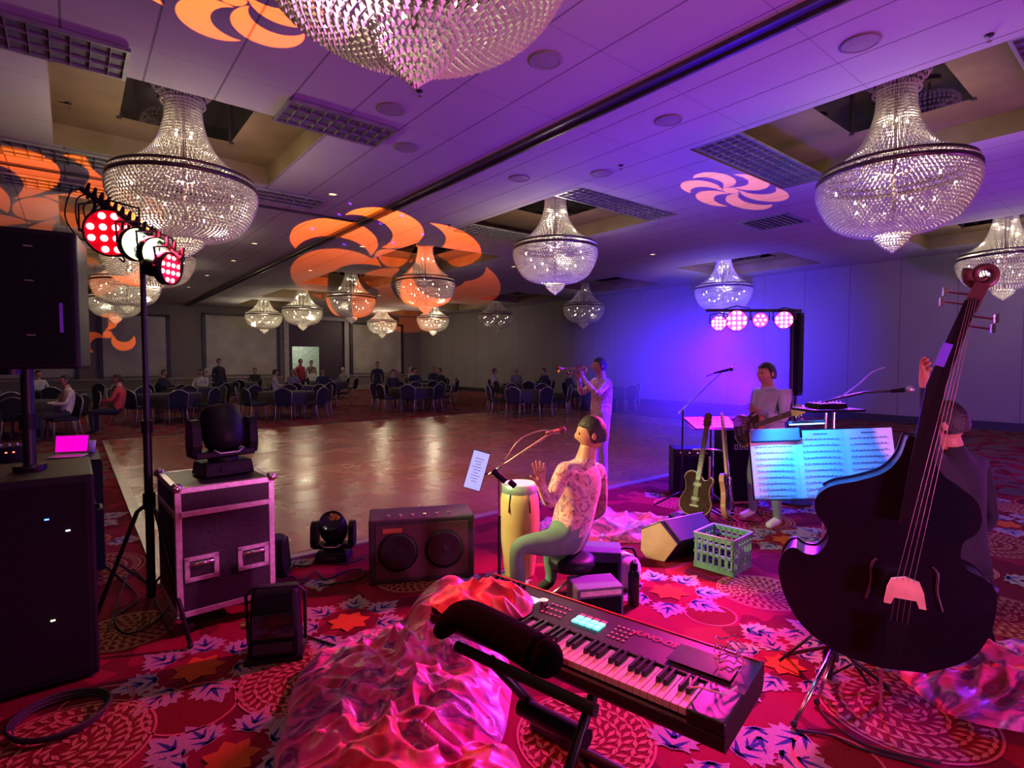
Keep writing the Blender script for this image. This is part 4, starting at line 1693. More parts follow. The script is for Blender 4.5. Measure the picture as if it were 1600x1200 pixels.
# ================================================================== KEYBOARD
KB = Vector((1.389, 1.343, 0))
KRZ = math.atan2(-1.1, .23)
t = thing('keyboard', 'black stage keyboard lit red and pink with eight glowing cyan pads, centre foreground', 'keyboard', (KB.x, KB.y, .60), KRZ)
L_ = 1.15
b = MB()
b.prism([(-.18, .0), (.17, .0), (.19, .03), (.19, .095), (-.02, .085), (-.02, .055), (-.165, .052), (-.185, .045), (-.19, .02)], -L_ / 2, L_ / 2,
        mtx=Matrix(((0, 1, 0), (1, 0, 0), (0, 0, 1))))
KBM = mat('keyboard_shell', (.016, .012, .018), .4, var=.1)
b.build('case_body', KBM, t, bevel=.004)
b = MB()
kx0, kx1 = -.49, .465
for x0, x1 in ((-L_ / 2, kx0 - .002), (kx1 + .002, L_ / 2)):
    MB().box(((x0 + x1) / 2, -.10, .066), (x1 - x0, .17, .040)).build('end_cheek', KBM, t, bevel=.006)
WK = mat('white_keys', (.70, .66, .62), .4, var=.03)
BK = mat('black_keys', (.015, .012, .02), .25)
nW = 41
kw = (kx1 - kx0) / nW
b = MB()
for i in range(nW):
    x = kx0 + (i + .5) * kw
    b.box((x, -.100, .068), (kw - .0016, .150, .022))
b.build('white_keys', WK, t, bevel=.0015)
b = MB()
for i in range(nW - 1):
    if i % 7 in (0, 1, 3, 4, 5):
        x = kx0 + (i + 1) * kw
        b.box((x, -.065, .086), (kw * .56, .088, .018), top=(.8, .94))
b.build('black_keys', BK, t, bevel=.0015)


def slope_z(y):
    return .085 + (y + .02) / .21 * .010


panel = mat('panel_print', (.62, .58, .58), .5)
REDP = mat('red_print', (.8, .08, .06), .5)
b = MB()
b.box((-.30, .085, .0925), (.115, .042, .004))
b.build('display', mat('lcd_display', (.4, .5, .5), .3, emit=(.55, .75, .78), es=.8), t)
b = MB()
for i in range(4):
    for j in range(2):
        b.box((-.040 + i * .030, .045 + j * .030, .0925), (.025, .025, .008))
b.build('pads', mat('cyan_pads', (.2, .8, .8), .4, emit=(.12, .85, .85), es=1.25), t, bevel=.002)
b = MB()
for i in range(4):
    b.box((-.040 + i * .030, .098, .0945), (.022, .010, .004))
b.build('pad_buttons', mat('magenta_buttons', (.8, .1, .3), .4, emit=(1, .08, .35), es=.25), t)
b = MB()
rk = random.Random(5)
for i in range(7):
    for j in range(5):
        b.box((-.54 + i * .017, .02 + j * .030, slope_z(.02 + j * .03) + .001), (.010, .007, .004))
for i in range(5):
    for j in range(3):
        b.box((-.185 + i * .020, .035 + j * .035, slope_z(.035 + j * .035) + .001), (.011, .008, .004))
for i in range(4):
    for j in range(4):
        b.box((.105 + i * .019, .03 + j * .026, slope_z(.03 + j * .026) + .001), (.010, .007, .004))
for i in range(9):
    b.box((-.40 + i * .02, .045, slope_z(.045) + .001), (.010, .007, .004))
b.build('buttons', panel, t)
b = MB()
b.cyl((-.215, .085, .09), (-.215, .085, .108), .018, n=20)
b.build('dial', CHR, t)
b = MB()
for i in range(6):
    b.cyl((-.52 + i * .03, .155, .094), (-.52 + i * .03, .155, .106), .008, n=12)
b.build('knobs', BLK, t)
b = MB()
b.box((0, .181, .0955), (L_ - .02, .006, .004))
b.box((-.395, .012, .090), (.27, .030, .006))
b.build('red_trim', mat('red_trim', (.7, .06, .05), .25), t)
b = MB()
b.box((.425, .070, .0935), (.20, .12, .002))
b.build('glossy_panel', mat('gloss_violet_panel', (.10, .06, .14), .12, spec=.8), t)
cu = bpy.data.curves.new('lettering', 'FONT')
cu.body = 'JUNO-DS'
cu.size = .038
cu.extrude = .0006
cu.shear = .3
tmp = bpy.data.objects.new('tmp', cu)
COL.objects.link(tmp)
dg = bpy.context.evaluated_depsgraph_get()
lm = bpy.data.meshes.new_from_object(tmp.evaluated_get(dg))
bpy.data.objects.remove(tmp)
lm.materials.clear()
lm.materials.append(REDP)
lo = bpy.data.objects.new('lettering', lm)
COL.objects.link(lo)
lo.parent = t
lo.location = (.165, .095, .0935)
lo.rotation_euler = (.048, 0, 0)

t = thing('keyboard_stand', 'black folding X-shaped stand under the keyboard', 'stand', (KB.x - .03, KB.y + .10, 0), KRZ)
for xo, sg in ((-.13, 1), (.13, -1)):
    b = MB()
    b.tube([(xo, sg * .27, .035), (xo, -sg * .20, .585)], .020, 8)
    o = b.build('leg', BLKM, t)
    b = MB().cyl((-.30, sg * .27, .025), (.30, sg * .27, .025), .022, n=10)
    b.build('foot_bar', BLKM, o)
for y in (-.20, .20):
    MB().cyl((-.30, y, .578), (.30, y, .578), .020, n=10).build('top_rail', RUB, t)
MB().cyl((-.15, 0, .31), (.15, 0, .31), .035, n=16).build('pivot', BLK, t)

t = thing('coiled_wire', 'loop of thin beaded wire lying on the right end of the keyboard', 'wire', (KB.x, KB.y, .70), KRZ)
b = MB()
pts = []
for k in range(60):
    a = k * .42
    pts.append((.505 + .035 * math.cos(a) * (1 + .3 * math.sin(k)), .07 + .055 * math.sin(a), .006 + .0014 * k + .008 * math.sin(k * 1.7)))
b.tube(spline(pts, 3), .0022, 5)
b.build('wire', mat('violet_wire', (.25, .2, .5), .3, .4), t)
b = MB()
for k in range(0, 60, 1):
    octa(b, pts[k], .0045, .0045)
b.build('beads', mat('orange_beads', (.8, .3, .2), .3), t)
t = thing('phone_cable', 'thin curved white cable on the last keys of the keyboard', 'cable', (KB.x, KB.y, .685), KRZ)
MB().tube(spline([(.43, -.05, .012), (.445, -.09, .008), (.48, -.11, .03), (.54, -.10, .03), (.56, -.04, .03)], 8), .003, 6).build('cord', mat('white_cord', (.7, .65, .75), .4), t)

# ================================================================== CRUMPLED CLOTH
def satin(name, cols, scale=3.0, rough=.32):
    m = bpy.data.materials.new(name)
    m.use_nodes = True
    N, L = nt(m)
    b = N['Principled BSDF']
    tc = N.new('ShaderNodeTexCoord')
    mp = N.new('ShaderNodeMapping')
    mp.inputs['Scale'].default_value = (1, 2.2, 1)
    mp.inputs['Rotation'].default_value = (0, 0, .7)
    L.new(tc.outputs['Object'], mp.inputs[0])
    nz = N.new('ShaderNodeTexNoise')
    nz.inputs['Scale'].default_value = scale
    nz.inputs['Detail'].default_value = 5
    nz.inputs['Distortion'].default_value = 1.2
    L.new(mp.outputs[0], nz.inputs['Vector'])
    r = N.new('ShaderNodeValToRGB')
    e = r.color_ramp.elements
    e[0].position, e[1].position = .30, .70
    e[0].color, e[1].color = (*cols[0], 1), (*cols[-1], 1)
    for k, c in enumerate(cols[1:-1]):
        n = e.new(.30 + .40 * (k + 1) / (len(cols) - 1))
        n.color = (*c, 1)
    L.new(nz.outputs['Fac'], r.inputs[0])
    L.new(r.outputs[0], b.inputs['Base Color'])
    b.inputs['Roughness'].default_value = rough
    b.inputs['Sheen Weight'].default_value = .4
    return m


SAT = satin('satin_magenta', [(.10, .01, .05), (.60, .03, .10), (.80, .05, .32), (.12, .01, .12), (.80, .16, .50)], 4.2)
SATD = satin('satin_maroon', [(.08, .008, .02), (.45, .01, .05), (.60, .10, .14), (.22, .01, .05)], 3.6, .35)
SATT = satin('satin_tan', [(.25, .10, .10), (.62, .42, .28), (.75, .6, .5), (.35, .12, .22)], 5, .5)


def heap(name, label, cat, c, ax, rx, ry, h, mt, seed, res=90, fold=7.0, sharp=.10, rot=None, thick=True):
    """crumpled cloth: a height field of ridged folds over an uneven oval"""
    t = MB()
    rot = FACE if rot is None else rot
    n = res
    vs, ok = [], []
    for j in range(n + 1):
        for i in range(n + 1):
            u, v = 2 * i / n - 1, 2 * j / n - 1
            r = math.hypot(u, v)
            # square to disc
            m = max(abs(u), abs(v))
            if r > 0:
                u, v = u * m / r, v * m / r
            rr = m
            wob = 1 + .16 * noise.noise(Vector((math.atan2(v, u) * 1.6, seed, 0)))
            x, y = u * rx * wob, v * ry * wob
            p = Vector((x * fold * .35 + seed, y * fold * .5, seed * 2))
            q = noise.noise(p * .5) * 1.4
            a = 1 - abs(noise.noise(p + Vector((q, q, 0)))) * 2
            a2 = 1 - abs(noise.noise(p * 2.3 + Vector((q, 3, 0)))) * 2
            e = max(0, 1 - rr ** 2.2)
            base = h * e * (.62 + .55 * noise.noise(Vector((x * 2.2, y * 2.2, seed))))
            z = base + (sharp * max(a, 0) ** 1.3 + sharp * .5 * max(a2, 0) ** 1.3) * (e ** .5)
            vs.append((x + .03 * q, y + .02 * a, max(z, 0) + .004))
    fs = [(j * (n + 1) + i, j * (n + 1) + i + 1, (j + 1) * (n + 1) + i + 1, (j + 1) * (n + 1) + i) for j in range(n) for i in range(n)]
    t.add(vs, fs, 0, True)
    o = t.build(name, mt)
    o.location = c
    o.rotation_euler = (0, 0, rot)
    return tag(o, label, cat)


heap('crumpled_cloth', 'big crumpled satin cloth in magenta and pink heaped on the carpet left of the keyboard', 'cloth',
     (1.22, 2.38, 0), None, .56, .70, .20, SAT, 3.1, 160, 10, .085)
heap('crumpled_cloth', 'dark maroon crumpled cloth on the carpet at the bottom centre, under the keyboard stand', 'cloth',
     (1.02, 1.86, 0), None, .42, .36, .12, SATD, 8.4, 100, 9, .09)
heap('crumpled_cloth', 'red crumpled cloth piled between the keyboard end and the microphone stand', 'cloth',
     (1.74, 2.78, 0), None, .30, .32, .26, SATD, 12.7, 90, 8, .09)
heap('crumpled_cloth', 'flat crumpled red and violet cloth on the carpet at the right edge of the photo', 'cloth',
     (3.72, .42, 0), None, .62, .48, .10, SAT, 21.2, 110, 8, .09)
heap('crumpled_cloth', 'crumpled tan and pink cloth on the floor beside the monitor wedge', 'cloth',
     (3.28, 2.92, 0), None, .26, .22, .16, SATT, 5.5, 60, 12, .10)
heap('crumpled_cloth', 'wide rumpled magenta cloth on the floor behind the wedge monitor', 'cloth',
     (4.05, 3.55, 0), None, .75, .45, .12, SAT, 15.5, 80, 7, .08)

kq = Matrix.Rotation(KRZ, 3, 'Z')
heap('crumpled_cloth', 'crumpled red cloth lying over the left keys of the keyboard', 'cloth',
     KB + kq @ Vector((-.40, -.08, 0)) + Vector((0, 0, .692)), None, .20, .17, .030, SATD, 33.3, 70, 14, .045, rot=KRZ)
# padded roll against the keys
p0, p1 = atz(722, 962, .725), atz(852, 1028, .755)
t = thing('padded_roll', 'black padded roll lying from the cloth heap to the keyboard keys', 'roll', (0, 0, 0))
b = MB()
pts = spline([p0 + Vector((-.02, .12, -.10)), p0, p0.lerp(p1, .5) + Vector((0, 0, .01)), p1], 8)
k = len(pts)
b.tube(pts, [.030 + .028 * min(1, i / 10) for i in range(k - 1)] + [.03], 16)
b.ball(p1, .056, 14)
b.build('padding', mat('black_foam', (.002, .002, .002), .9, spec=.03, bump=.3, scale=40), t)

# keyboard amp with wooden top at the dance floor edge
t = thing('keyboard_amplifier', 'low dark amplifier box glowing dull red, at the dance floor edge left of the cloth', 'amplifier', (2.08, 3.70, .004), math.atan2(-.34, .70))
b = MB()
b.box((0, 0, .24), (.78, .34, .48))
b.build('cabinet', mat('amp_tolex', (.03, .022, .03), .7, bump=.3, scale=90), t, bevel=.015)
b = MB()
b.box((0, -.172, .24), (.68, .01, .40))
b.build('grille', mat('amp_grille', (.10, .03, .05), .8, bump=.5, scale=160), t)
for x in (-.18, .16):
    MB().lathe([(.13, 0), (.145, .012), (.12, .016), (.06, -.0), (.001, .01)], (x, -.178, .24), 28, mtx=Matrix.Rotation(PI / 2, 3, 'X')).build('driver', BLKM, t)
MB().box((-.22, -.179, .40), (.14, .006, .035)).build('name_plate', mat('copper_plate', (.6, .2, .1), .4, .6), t)
b = MB()
for i in range(6):
    b.cyl((-.25 + i * .09, -.12, .48), (-.25 + i * .09, -.12, .50), .013, n=12)
b.build('knobs', CHR, t)

# water bottle
t = thing('water_bottle', 'black steel water bottle standing on the carpet behind the keyboard', 'bottle', (2.92, 2.31, .003))
MB().lathe([(.001, 0), (.036, 0), (.038, .01), (.038, .21), (.030, .235), (.024, .24), (.001, .24)], n=28).build('body', mat('bottle_black', (.012, .01, .016), .3, .2), t)
b = MB().lathe([(.026, .24), (.027, .245), (.027, .285), (.022, .29), (.001, .29)], n=24)
b.build('cap', BLK, t)
b = MB().tube([(-.02, 0, .285), (-.018, 0, .305), (.018, 0, .305), (.02, 0, .285)], .004, 6)
b.build('loop_handle', BLK, t)

# ================================================================== MIC STAND WITH TABLET
MS = Vector((2.0, 2.60, 0))
MS = atd(780, 600, 3.25)
MS.z = .004
GM = mat('satin_metal', (.42, .46, .40), .35, .75)
t = thing('microphone_stand', 'microphone boom stand with a clamped phone, left of the seated percussionist', 'microphone stand', MS)


def rel(x, y, d):
    return atd(x, y, d) - MS


MB().cyl((0, 0, .02), (0, 0, .72), .010, n=10).build('lower_tube', BLKM, t)
MB().cyl((0, 0, .72), rel(780, 745, 3.25), .008, n=10).build('upper_tube', CHR, t)
for a in (0.4, 2.5, 4.6):
    o = MB().tube([(0, 0, .16), (.28 * math.cos(a), .28 * math.sin(a), .012)], .008, 6).build('leg', BLKM, t)
    MB().ball((.28 * math.cos(a), .28 * math.sin(a), .012), .013, 8).build('rubber_foot', RUB, o)
b = MB().ball(rel(778, 742, 3.25), .022, 10)
b.cyl(rel(770, 735, 3.25), rel(790, 752, 3.25), .020, n=12)
b.build('boom_clutch', BLK, t)
MB().cyl(rel(762, 743, 3.28), rel(862, 676, 3.2), .0075, n=8).build('boom_arm', GM, t)
MB().cyl(rel(796, 752, 3.25), rel(805, 760, 3.25), .018, n=12).build('counterweight', BLK, t)
MB().tube(spline([rel(789, 720, 3.22), rel(805, 695, 3.2), rel(820, 682, 3.2), rel(845, 673, 3.18), rel(862, 673, 3.18)], 6), .005, 6).build('cable', GM, t)
t = thing('microphone', 'grey and black microphone at the end of the left boom arm', 'microphone', atd(868, 674, 3.18))
o0 = atd(868, 674, 3.18)
d = (atd(886, 671, 3.15) - o0).normalized()
b = MB().cyl(d * -.06, d * .03, .009, .017, n=14)
b.build('handle', GM, t)
MB().ball(d * .045, .022, 14).build('grille_ball', mat('mic_mesh', (.12, .12, .12), .45, .7, bump=.6, scale=300), t)
t = thing('phone', 'phone with a pale blue lit page clamped to the left microphone stand', 'phone', atd(745, 735, 3.25),
          rot=(-.15, .28, FACE))
MB().box((0, .006, 0), (.105, .010, .235)).build('case', BLK, t, bevel=.004)
MB().box((0, -.001, 0), (.098, .002, .225)).build('screen', mat('phone_screen', (.4, .5, .8), .3, emit=(.42, .55, 1.0), es=.75), t)
b = MB()
for k in range(9):
    b.box((-.004 * (k % 2), -.0025, .07 - k * .017), (.055 - .012 * (k % 3), .0006, .003))
b.build('page_lines', mat('page_text', (.1, .12, .3), .5), t)
MB().tube([(0, .012, 0), (.02, .03, -.02), (.07, .03, .0)], .006, 6).build('clamp', BLK, t)

# ================================================================== SEATED PERCUSSIONIST
GREENP = mat('green_trousers', (.10, .20, .15), .85)
TANSH = satin('patterned_shirt', [(.08, .03, .08), (.50, .20, .20), (.62, .45, .40), (.20, .06, .20), (.60, .30, .45)], 12, .7)


def W2(x, y, d):
    v = atd(x, y, d)
    return (v.x, v.y, v.z)


J = dict(pelvis=W2(898, 838, 3.62), chest=W2(904, 755, 3.58), neck=W2(918, 704, 3.58), head=W2(925, 674, 3.56),
         shL=W2(882, 732, 3.42), elL=W2(858, 790, 3.34), haL=W2(846, 758, 3.30),
         shR=W2(936, 732, 3.76), elR=W2(940, 800, 3.72), haR=W2(872, 828, 3.80),
         hipL=W2(870, 848, 3.48), knL=W2(806, 852, 3.42), anL=W2(812, 955, 3.42), toL=W2(790, 968, 3.40),
         hipR=W2(905, 846, 3.75), knR=W2(858, 842, 3.86), anR=W2(862, 925, 3.86), toR=W2(842, 930, 3.84))
J['anL'] = (J['anL'][0], J['anL'][1], .10)
J['toL'] = (J['toL'][0], J['toL'][1], .045)
J['anR'] = (J['anR'][0], J['anR'][1], .10)
J['toR'] = (J['toR'][0], J['toR'][1], .045)
lf = -RT
figure('person', 'person seated in a patterned shirt and green trousers, one hand raised, behind the left microphone', J, TANSH, GREENP, RUB,
       face=(lf.x, lf.y, -.05), finger_spec=[dict(hand='haL', palm_dir=(-.1, .05, 1), spread_dir=tuple(FW * .5 + RT * .86), side=1, curl=.12, L=.085),
                                             dict(hand='haR', palm_dir=tuple(lf + Vector((0, 0, -.3))), spread_dir=tuple(FW), side=1, curl=.45)])
SEATP = atd(893, 838, 3.62)
t = thing('drum_stool', 'black round stool under the seated person in green trousers', 'stool', (SEATP.x, SEATP.y, .004))
hz = SEATP.z - .14
MB().lathe([(.001, hz - .07), (.14, hz - .07), (.155, hz - .04), (.15, hz), (.10, hz + .012), (.001, hz + .012)], n=28).build('seat', BLK, t)
MB().cyl((0, 0, .1), (0, 0, hz - .06), .018, n=12).build('post', CHR, t)
for a in (.3, 2.4, 4.5):
    MB().tube([(0, 0, .20), (.22 * math.cos(a), .22 * math.sin(a), .012)], .010, 6).build('leg', CHR, t)

# conga
CG = atd(812, 600, 4.15)
t = thing('conga_drum', 'tall wooden hand drum with a green-lit rim, behind the knee of the seated person', 'drum', (CG.x, CG.y, .004))
b = MB()
b.lathe([(.001, 0), (.11, 0), (.115, .02), (.14, .25), (.155, .42), (.15, .58), (.125, .70), (.11, .70), (.001, .69)], n=30)
b.build('shell', mat('conga_wood', (.62, .38, .16), .35, scale=3, col2=(.75, .50, .24), coat=.4), t)
MB().lathe([(.128, .63), (.136, .64), (.136, .71), (.12, .718), (.12, .70)], n=30).build('rim', mat('pale_green_rim', (.45, .60, .48), .35, .5), t)
MB().lathe([(.122, .714), (.001, .712)], n=30).build('drumhead', mat('drum_skin', (.6, .62, .55), .6), t)
for k in range(6):
    a = k * PI / 3 + .35
    MB().tube([(.139 * math.cos(a), .139 * math.sin(a), .65), (.160 * math.cos(a), .160 * math.sin(a), .52)], .005, 6).build('tuning_lug', BLKM, t)

# small boxes behind the keyboard
t = thing('practice_amplifier', 'small violet-lit amplifier cube beneath the seated person, behind the keyboard', 'amplifier', (2.50, 2.28, .004), FACE + .2)
MB().box((0, 0, .14), (.30, .22, .28)).build('cabinet', mat('violet_light_tolex', (.10, .06, .16), .7, bump=.3, scale=90), t, bevel=.012)  # black cabinet with violet stage light put into its colour
MB().box((0, -.112, .12), (.26, .006, .20)).build('grille', GRILLE, t)
MB().box((0, -.112, .25), (.26, .006, .03)).build('control_panel', ALU, t)
t = thing('practice_amplifier', 'small blue-lit amplifier cube right of the violet one, behind the keyboard', 'amplifier', (2.86, 2.58, .004), FACE - .15)
MB().box((0, 0, .17), (.32, .24, .34)).build('cabinet', mat('blue_light_tolex', (.05, .05, .16), .7, bump=.3, scale=90), t, bevel=.012)  # blue stage light painted into the colour of a black box
MB().box((0, -.122, .15), (.27, .006, .24)).build('grille', GRILLE, t)
MB().cyl((-.13, -.125, .31), (-.13, -.14, .31), .012, n=12).build('knob', mat('red_knob', (.7, .08, .05), .4), t)
t = thing('shoulder_bag', 'pale pink-lit cloth bag on the floor beside the blue amplifier cube', 'bag', (3.10, 2.55, .004), FACE + .3)
b = MB()
b.ball((0, 0, .12), (.14, .10, .13), 20)
b.build('bag_body', satin('bag_cloth', [(.6, .4, .36), (.75, .6, .55), (.3, .15, .3)], 9, .8), t)
MB().tube(spline([(-.12, 0, .16), (-.08, -.02, .27), (.06, -.02, .28), (.12, 0, .16)], 6), .010, 8).build('strap', BLK, t)

# ================================================================== MONITOR WEDGE, CRATE
WD = Vector((3.70, 2.80, .004))
t = thing('monitor_wedge', 'floor monitor wedge with a yellow-lit end cheek, beside the milk crate', 'speaker', WD)
side = (RT * .80 - FW * .55).normalized()       # profile direction
ext = (RT * .86 + FW * .50).normalized()         # direction of the cabinet's length
prof = [(0, 0), (-.05, .06), (-.045, .24), (.12, .33), (.27, .17), (.16, .0)]
Lw = .50


def wp(u, z, e):
    return side * u + ext * e + Vector((0, 0, z))


vs = [wp(u, z, 0) for u, z in prof] + [wp(u, z, Lw) for u, z in prof]
n = len(prof)
b = MB()
b.add(vs, [(i, (i + 1) % n, n + (i + 1) % n, n + i) for i in range(n)], 0)
b.add(vs[:n], [tuple(range(n))], 0)
b.add(vs[n:], [tuple(range(n))[::-1]], 0)
b.build('cabinet', BLK, t, bevel=.006)
b = MB()
vs = [wp(u * .96 + .003, z * .96 + .004, -.004) for u, z in prof] + [wp(u * .96 + .003, z * .96 + .004, .004) for u, z in prof]
b.add(vs, [tuple(range(n)), tuple(range(n, 2 * n))] + [(i, (i + 1) % n, n + (i + 1) % n, n + i) for i in range(n)], 0)
b.build('end_cheek', mat('wedge_cheek_plywood', (.62, .50, .20), .5, scale=5, col2=(.50, .36, .14)), t)
b = MB()
nrm = Vector((.16, 0, .15))
b.add([wp(.125 + .008, .325 + .012, .03), wp(.26 + .008, .18 + .012, .03), wp(.26 + .008, .18 + .012, Lw - .03), wp(.125 + .008, .325 + .012, Lw - .03),
       wp(.125, .325, .03), wp(.26, .18, .03), wp(.26, .18, Lw - .03), wp(.125, .325, Lw - .03)],
      [(0, 1, 2, 3), (0, 4, 5, 1), (1, 5, 6, 2), (2, 6, 7, 3), (3, 7, 4, 0)], 0)
b.build('baffle_grille', mat('wedge_grille', (.05, .045, .06), .6, .3, bump=.4, scale=200), t)
b = MB()
b.tube([wp(-.03, .25, .01), wp(.12, .335, .01), wp(.12, .335, Lw)], .005, 6)
b.build('edge_trim', ALU, t)
t = thing('effects_pedal', 'small pedal lying on top of the floor monitor wedge', 'pedal', WD + wp(.06, .302, .26), rot=(0, 0, FACE + .4))
MB().box((0, 0, .022), (.10, .07, .03)).build('case', BLK, t, bevel=.004)
for x in (-.03, .0, .03):
    MB().cyl((x, .015, .036), (x, .015, .05), .008, n=12).build('knob', CHR, t)

GREEN = mat('milk_crate_green', (.16, .34, .22), .5)
t = thing('milk_crate', 'green plastic milk crate with slatted sides right of the floor monitor wedge', 'crate', (4.03, 2.30, .004), .08)
S, Hh, th = .33, .28, .012
b = MB()
for sx, sy in ((1, 0), (-1, 0), (0, 1), (0, -1)):
    def side_box(u, z, lu, lz, dd=th):
        if sx:
            b.box((sx * (S / 2 - dd / 2), u, z), (dd, lu, lz))
        else:
            b.box((u, sy * (S / 2 - dd / 2), z), (lu, dd, lz))
    side_box(0, Hh - .02, S, .04)
    side_box(0, Hh - .07, S, .018)
    side_box(0, .025, S, .05)
    side_box(0, .13, S, .022)
    for k in range(7):
        side_box(-S / 2 + .02 + k * (S - .04) / 6, .15, .014, .24)
    for k in range(5):
        a = -S / 2 + .03 + k * (S - .06) / 5
        side_box(a + .025, .09, .012, .08)
b.build('crate_walls', GREEN, t)
b = MB()
for k in range(8):
    b.box((-S / 2 + .02 + k * (S - .04) / 7, 0, .012), (.014, S - .02, .010))
    b.box((0, -S / 2 + .02 + k * (S - .04) / 7, .008), (S - .02, .014, .008))
b.build('crate_bottom', GREEN, t)
b = MB()
b.tube([(-S / 2, -S / 2, Hh), (S / 2, -S / 2, Hh), (S / 2, S / 2, Hh), (-S / 2, S / 2, Hh)], .006, 6, closed=True)
b.build('rim', mat('crate_rim_pale', (.55, .45, .55), .4), t)
t = thing('coiled_cables', 'coiled black cables inside the green milk crate', 'cable', (4.03, 2.30, .03))
b = MB()
for k in range(5):
    b.tube([(.10 * math.cos(a * .3), .10 * math.sin(a * .3), .02 + .03 * k + .006 * math.sin(a)) for a in range(21)], .010, 6)
b.build('coil', RUB, t)

# ================================================================== GUITARS
def guitar(name, label, loc, rot, body_mat, side_mat, top_mat, single=False, pale_neck=False):
    """electric guitar, local Z along the neck, front towards -Y, origin at the body's bottom"""
    t = thing(name, label, 'guitar', loc, rot=rot)
    half = [(0, 0), (.09, .01), (.15, .06), (.165, .13), (.14, .20), (.115, .26), (.125, .33), (.15, .39)]
    hl = [(0, 0), (.09, .01), (.15, .06), (.165, .13), (.14, .20), (.118, .26), (.13, .33), (.15, .38), (.13, .43), (.08, .455), (.03, .44)]
    hr = [(.03, .42), (.05, .375), (.09, .37), (.135, .415), (.155, .40), (.15, .35), (.125, .28), (.14, .20), (.165, .13), (.15, .06), (.09, .01)]
    if not single:
        hr = [(.03, .40), (.06, .37), (.10, .38), (.13, .41), (.15, .37), (.125, .28), (.14, .20), (.165, .13), (.15, .06), (.09, .01)]
    left = spline([Vector((-x, 0, z)) for x, z in hl], 4)
    right = spline([Vector((x, 0, z)) for x, z in hr], 4)
    poly = [(p.x, p.z) for p in left] + [(p.x, p.z) for p in right]
    b = MB()
    b.prism(poly[::-1], -.022, .022, 0, smooth=False)
    b.build('body', side_mat, t, bevel=.005)
    b = MB()
    c = Vector((0, 0, .2))
    poly2 = [(x * .96, .2 + (z - .2) * .97) for x, z in poly]
    b.prism(poly2[::-1], -.026, -.020, 0)
    b.build('top_face', top_mat, t)
    b = MB()
    b.tube([(x, -.023, z) for x, z in poly], .0035, 5, closed=True)
    b.build('binding', mat('cream_binding', (.38, .26, .15), .4), t)
    NM = mat('maple_neck', (.70, .45, .28), .35) if pale_neck else mat('mahogany_neck', (.35, .14, .08), .35)
    b = MB()
    b.box((0, -.018, .66), (.048, .026, .52))
    b.build('neck', NM, t, bevel=.006)
    b = MB()
    b.box((0, -.034, .64), (.046, .006, .54))
    b.build('fingerboard', mat('rosewood', (.06, .03, .02), .4), t)
    b = MB()
    for k in range(16):
        z = .40 + .50 * (1 - .5 ** ((k + 1) / 9)) / (1 - .5 ** (17 / 9))
        b.box((0, -.038, z), (.044, .003, .0025))
    b.build('frets', mat('fret_metal', (.25, .22, .2), .5, .6), t)
    b = MB()
    b.prism([(-.025, .91), (.025, .91), (.04, .97), (.035, 1.06), (0, 1.08), (-.035, 1.06), (-.04, .97)], -.028, -.012)
    b.build('headstock', NM if pale_neck else WOODD, t)
    b = MB()
    for k in range(3):
        for s in (-1, 1):
            b.cyl((s * .03, -.02, .95 + k * .035), (s * .055, -.02, .95 + k * .035), .007, n=8)
    b.build('tuning_pegs', CHR, t)
    for z in (.17, .32):
        MB().box((0, -.030, z), (.085, .012, .035)).build('pickup', mat('pickup_cover', (.12, .10, .09), .5, .3), t)
    MB().box((0, -.030, .10), (.09, .014, .018)).build('bridge', mat('guitar_bridge', (.2, .18, .16), .5, .6), t)
    b = MB()
    for k, (x, z) in enumerate(((.09, .08), (.12, .12), (.06, .05))):
        b.cyl((x, -.026, z), (x, -.042, z), .010, n=12)
    b.build('knobs', BLK, t)
    b = MB()
    for k in range(6):
        x = (k - 2.5) * .007
        b.cyl((x * 1.2, -.042, .10), (x, -.042, .93), .0008, n=4, cap=False)
    b.build('strings', CHR, t)
    return t


SUNB = mat('sunburst_top', (.07, .015, .01), .6, scale=3, col2=(.02, .006, .006), spec=.15)
HONEY = mat('honey_side', (.60, .26, .10), .25, scale=4, col2=(.45, .15, .05), coat=.6)
DKTOP = mat('dark_guitar_top', (.02, .012, .015), .15, coat=.8)
ORSIDE = mat('orange_side', (.65, .30, .16), .25, scale=4, coat=.6)


def frame_rot(z_axis, front):
    z = Vector(z_axis).normalized()
    y = -Vector(front)
    y = (y - z * y.dot(z)).normalized()
    x = y.cross(z)
    return Matrix((x, y, z)).transposed().to_euler()


g1b, g1t = atd(1084, 806, 5.55), atd(1108, 650, 5.75)
guitar('electric_guitar', 'sunburst electric guitar on the left side of the two-guitar stand', g1b, frame_rot(g1t - g1b, -FW * .72 - RT * .62), HONEY, HONEY, SUNB)
g2b, g2t = atd(1138, 812, 5.45), atd(1126, 658, 5.65)
guitar('electric_guitar', 'dark electric guitar with orange edge and pale neck, right one on the two-guitar stand', g2b,
       frame_rot(g2t - g2b, -FW * .55 + RT * .75), ORSIDE, ORSIDE, DKTOP, True, True)
gs = atd(1111, 600, 5.62)
t = thing('guitar_stand', 'chrome two-guitar stand holding the pair of electric guitars', 'stand', (gs.x, gs.y, .004))
MB().cyl((0, 0, .10), (0, 0, .66), .012, n=12).build('post', CHR, t)
b = MB()
lft = atd(1082, 702, 5.66) - Vector((gs.x, gs.y, .004))
rgt = atd(1132, 704, 5.62) - Vector((gs.x, gs.y, .004))
b.tube([lft, (0, 0, lft.z), rgt], .010, 8)
b.build('crossbar', CHR, t)
for k in range(4):
    a = .5 + k * PI / 2
    MB().tube([(0, 0, .14), (.26 * math.cos(a), .26 * math.sin(a), .012)], .010, 6).build('leg', BLKM, t)
b = MB()
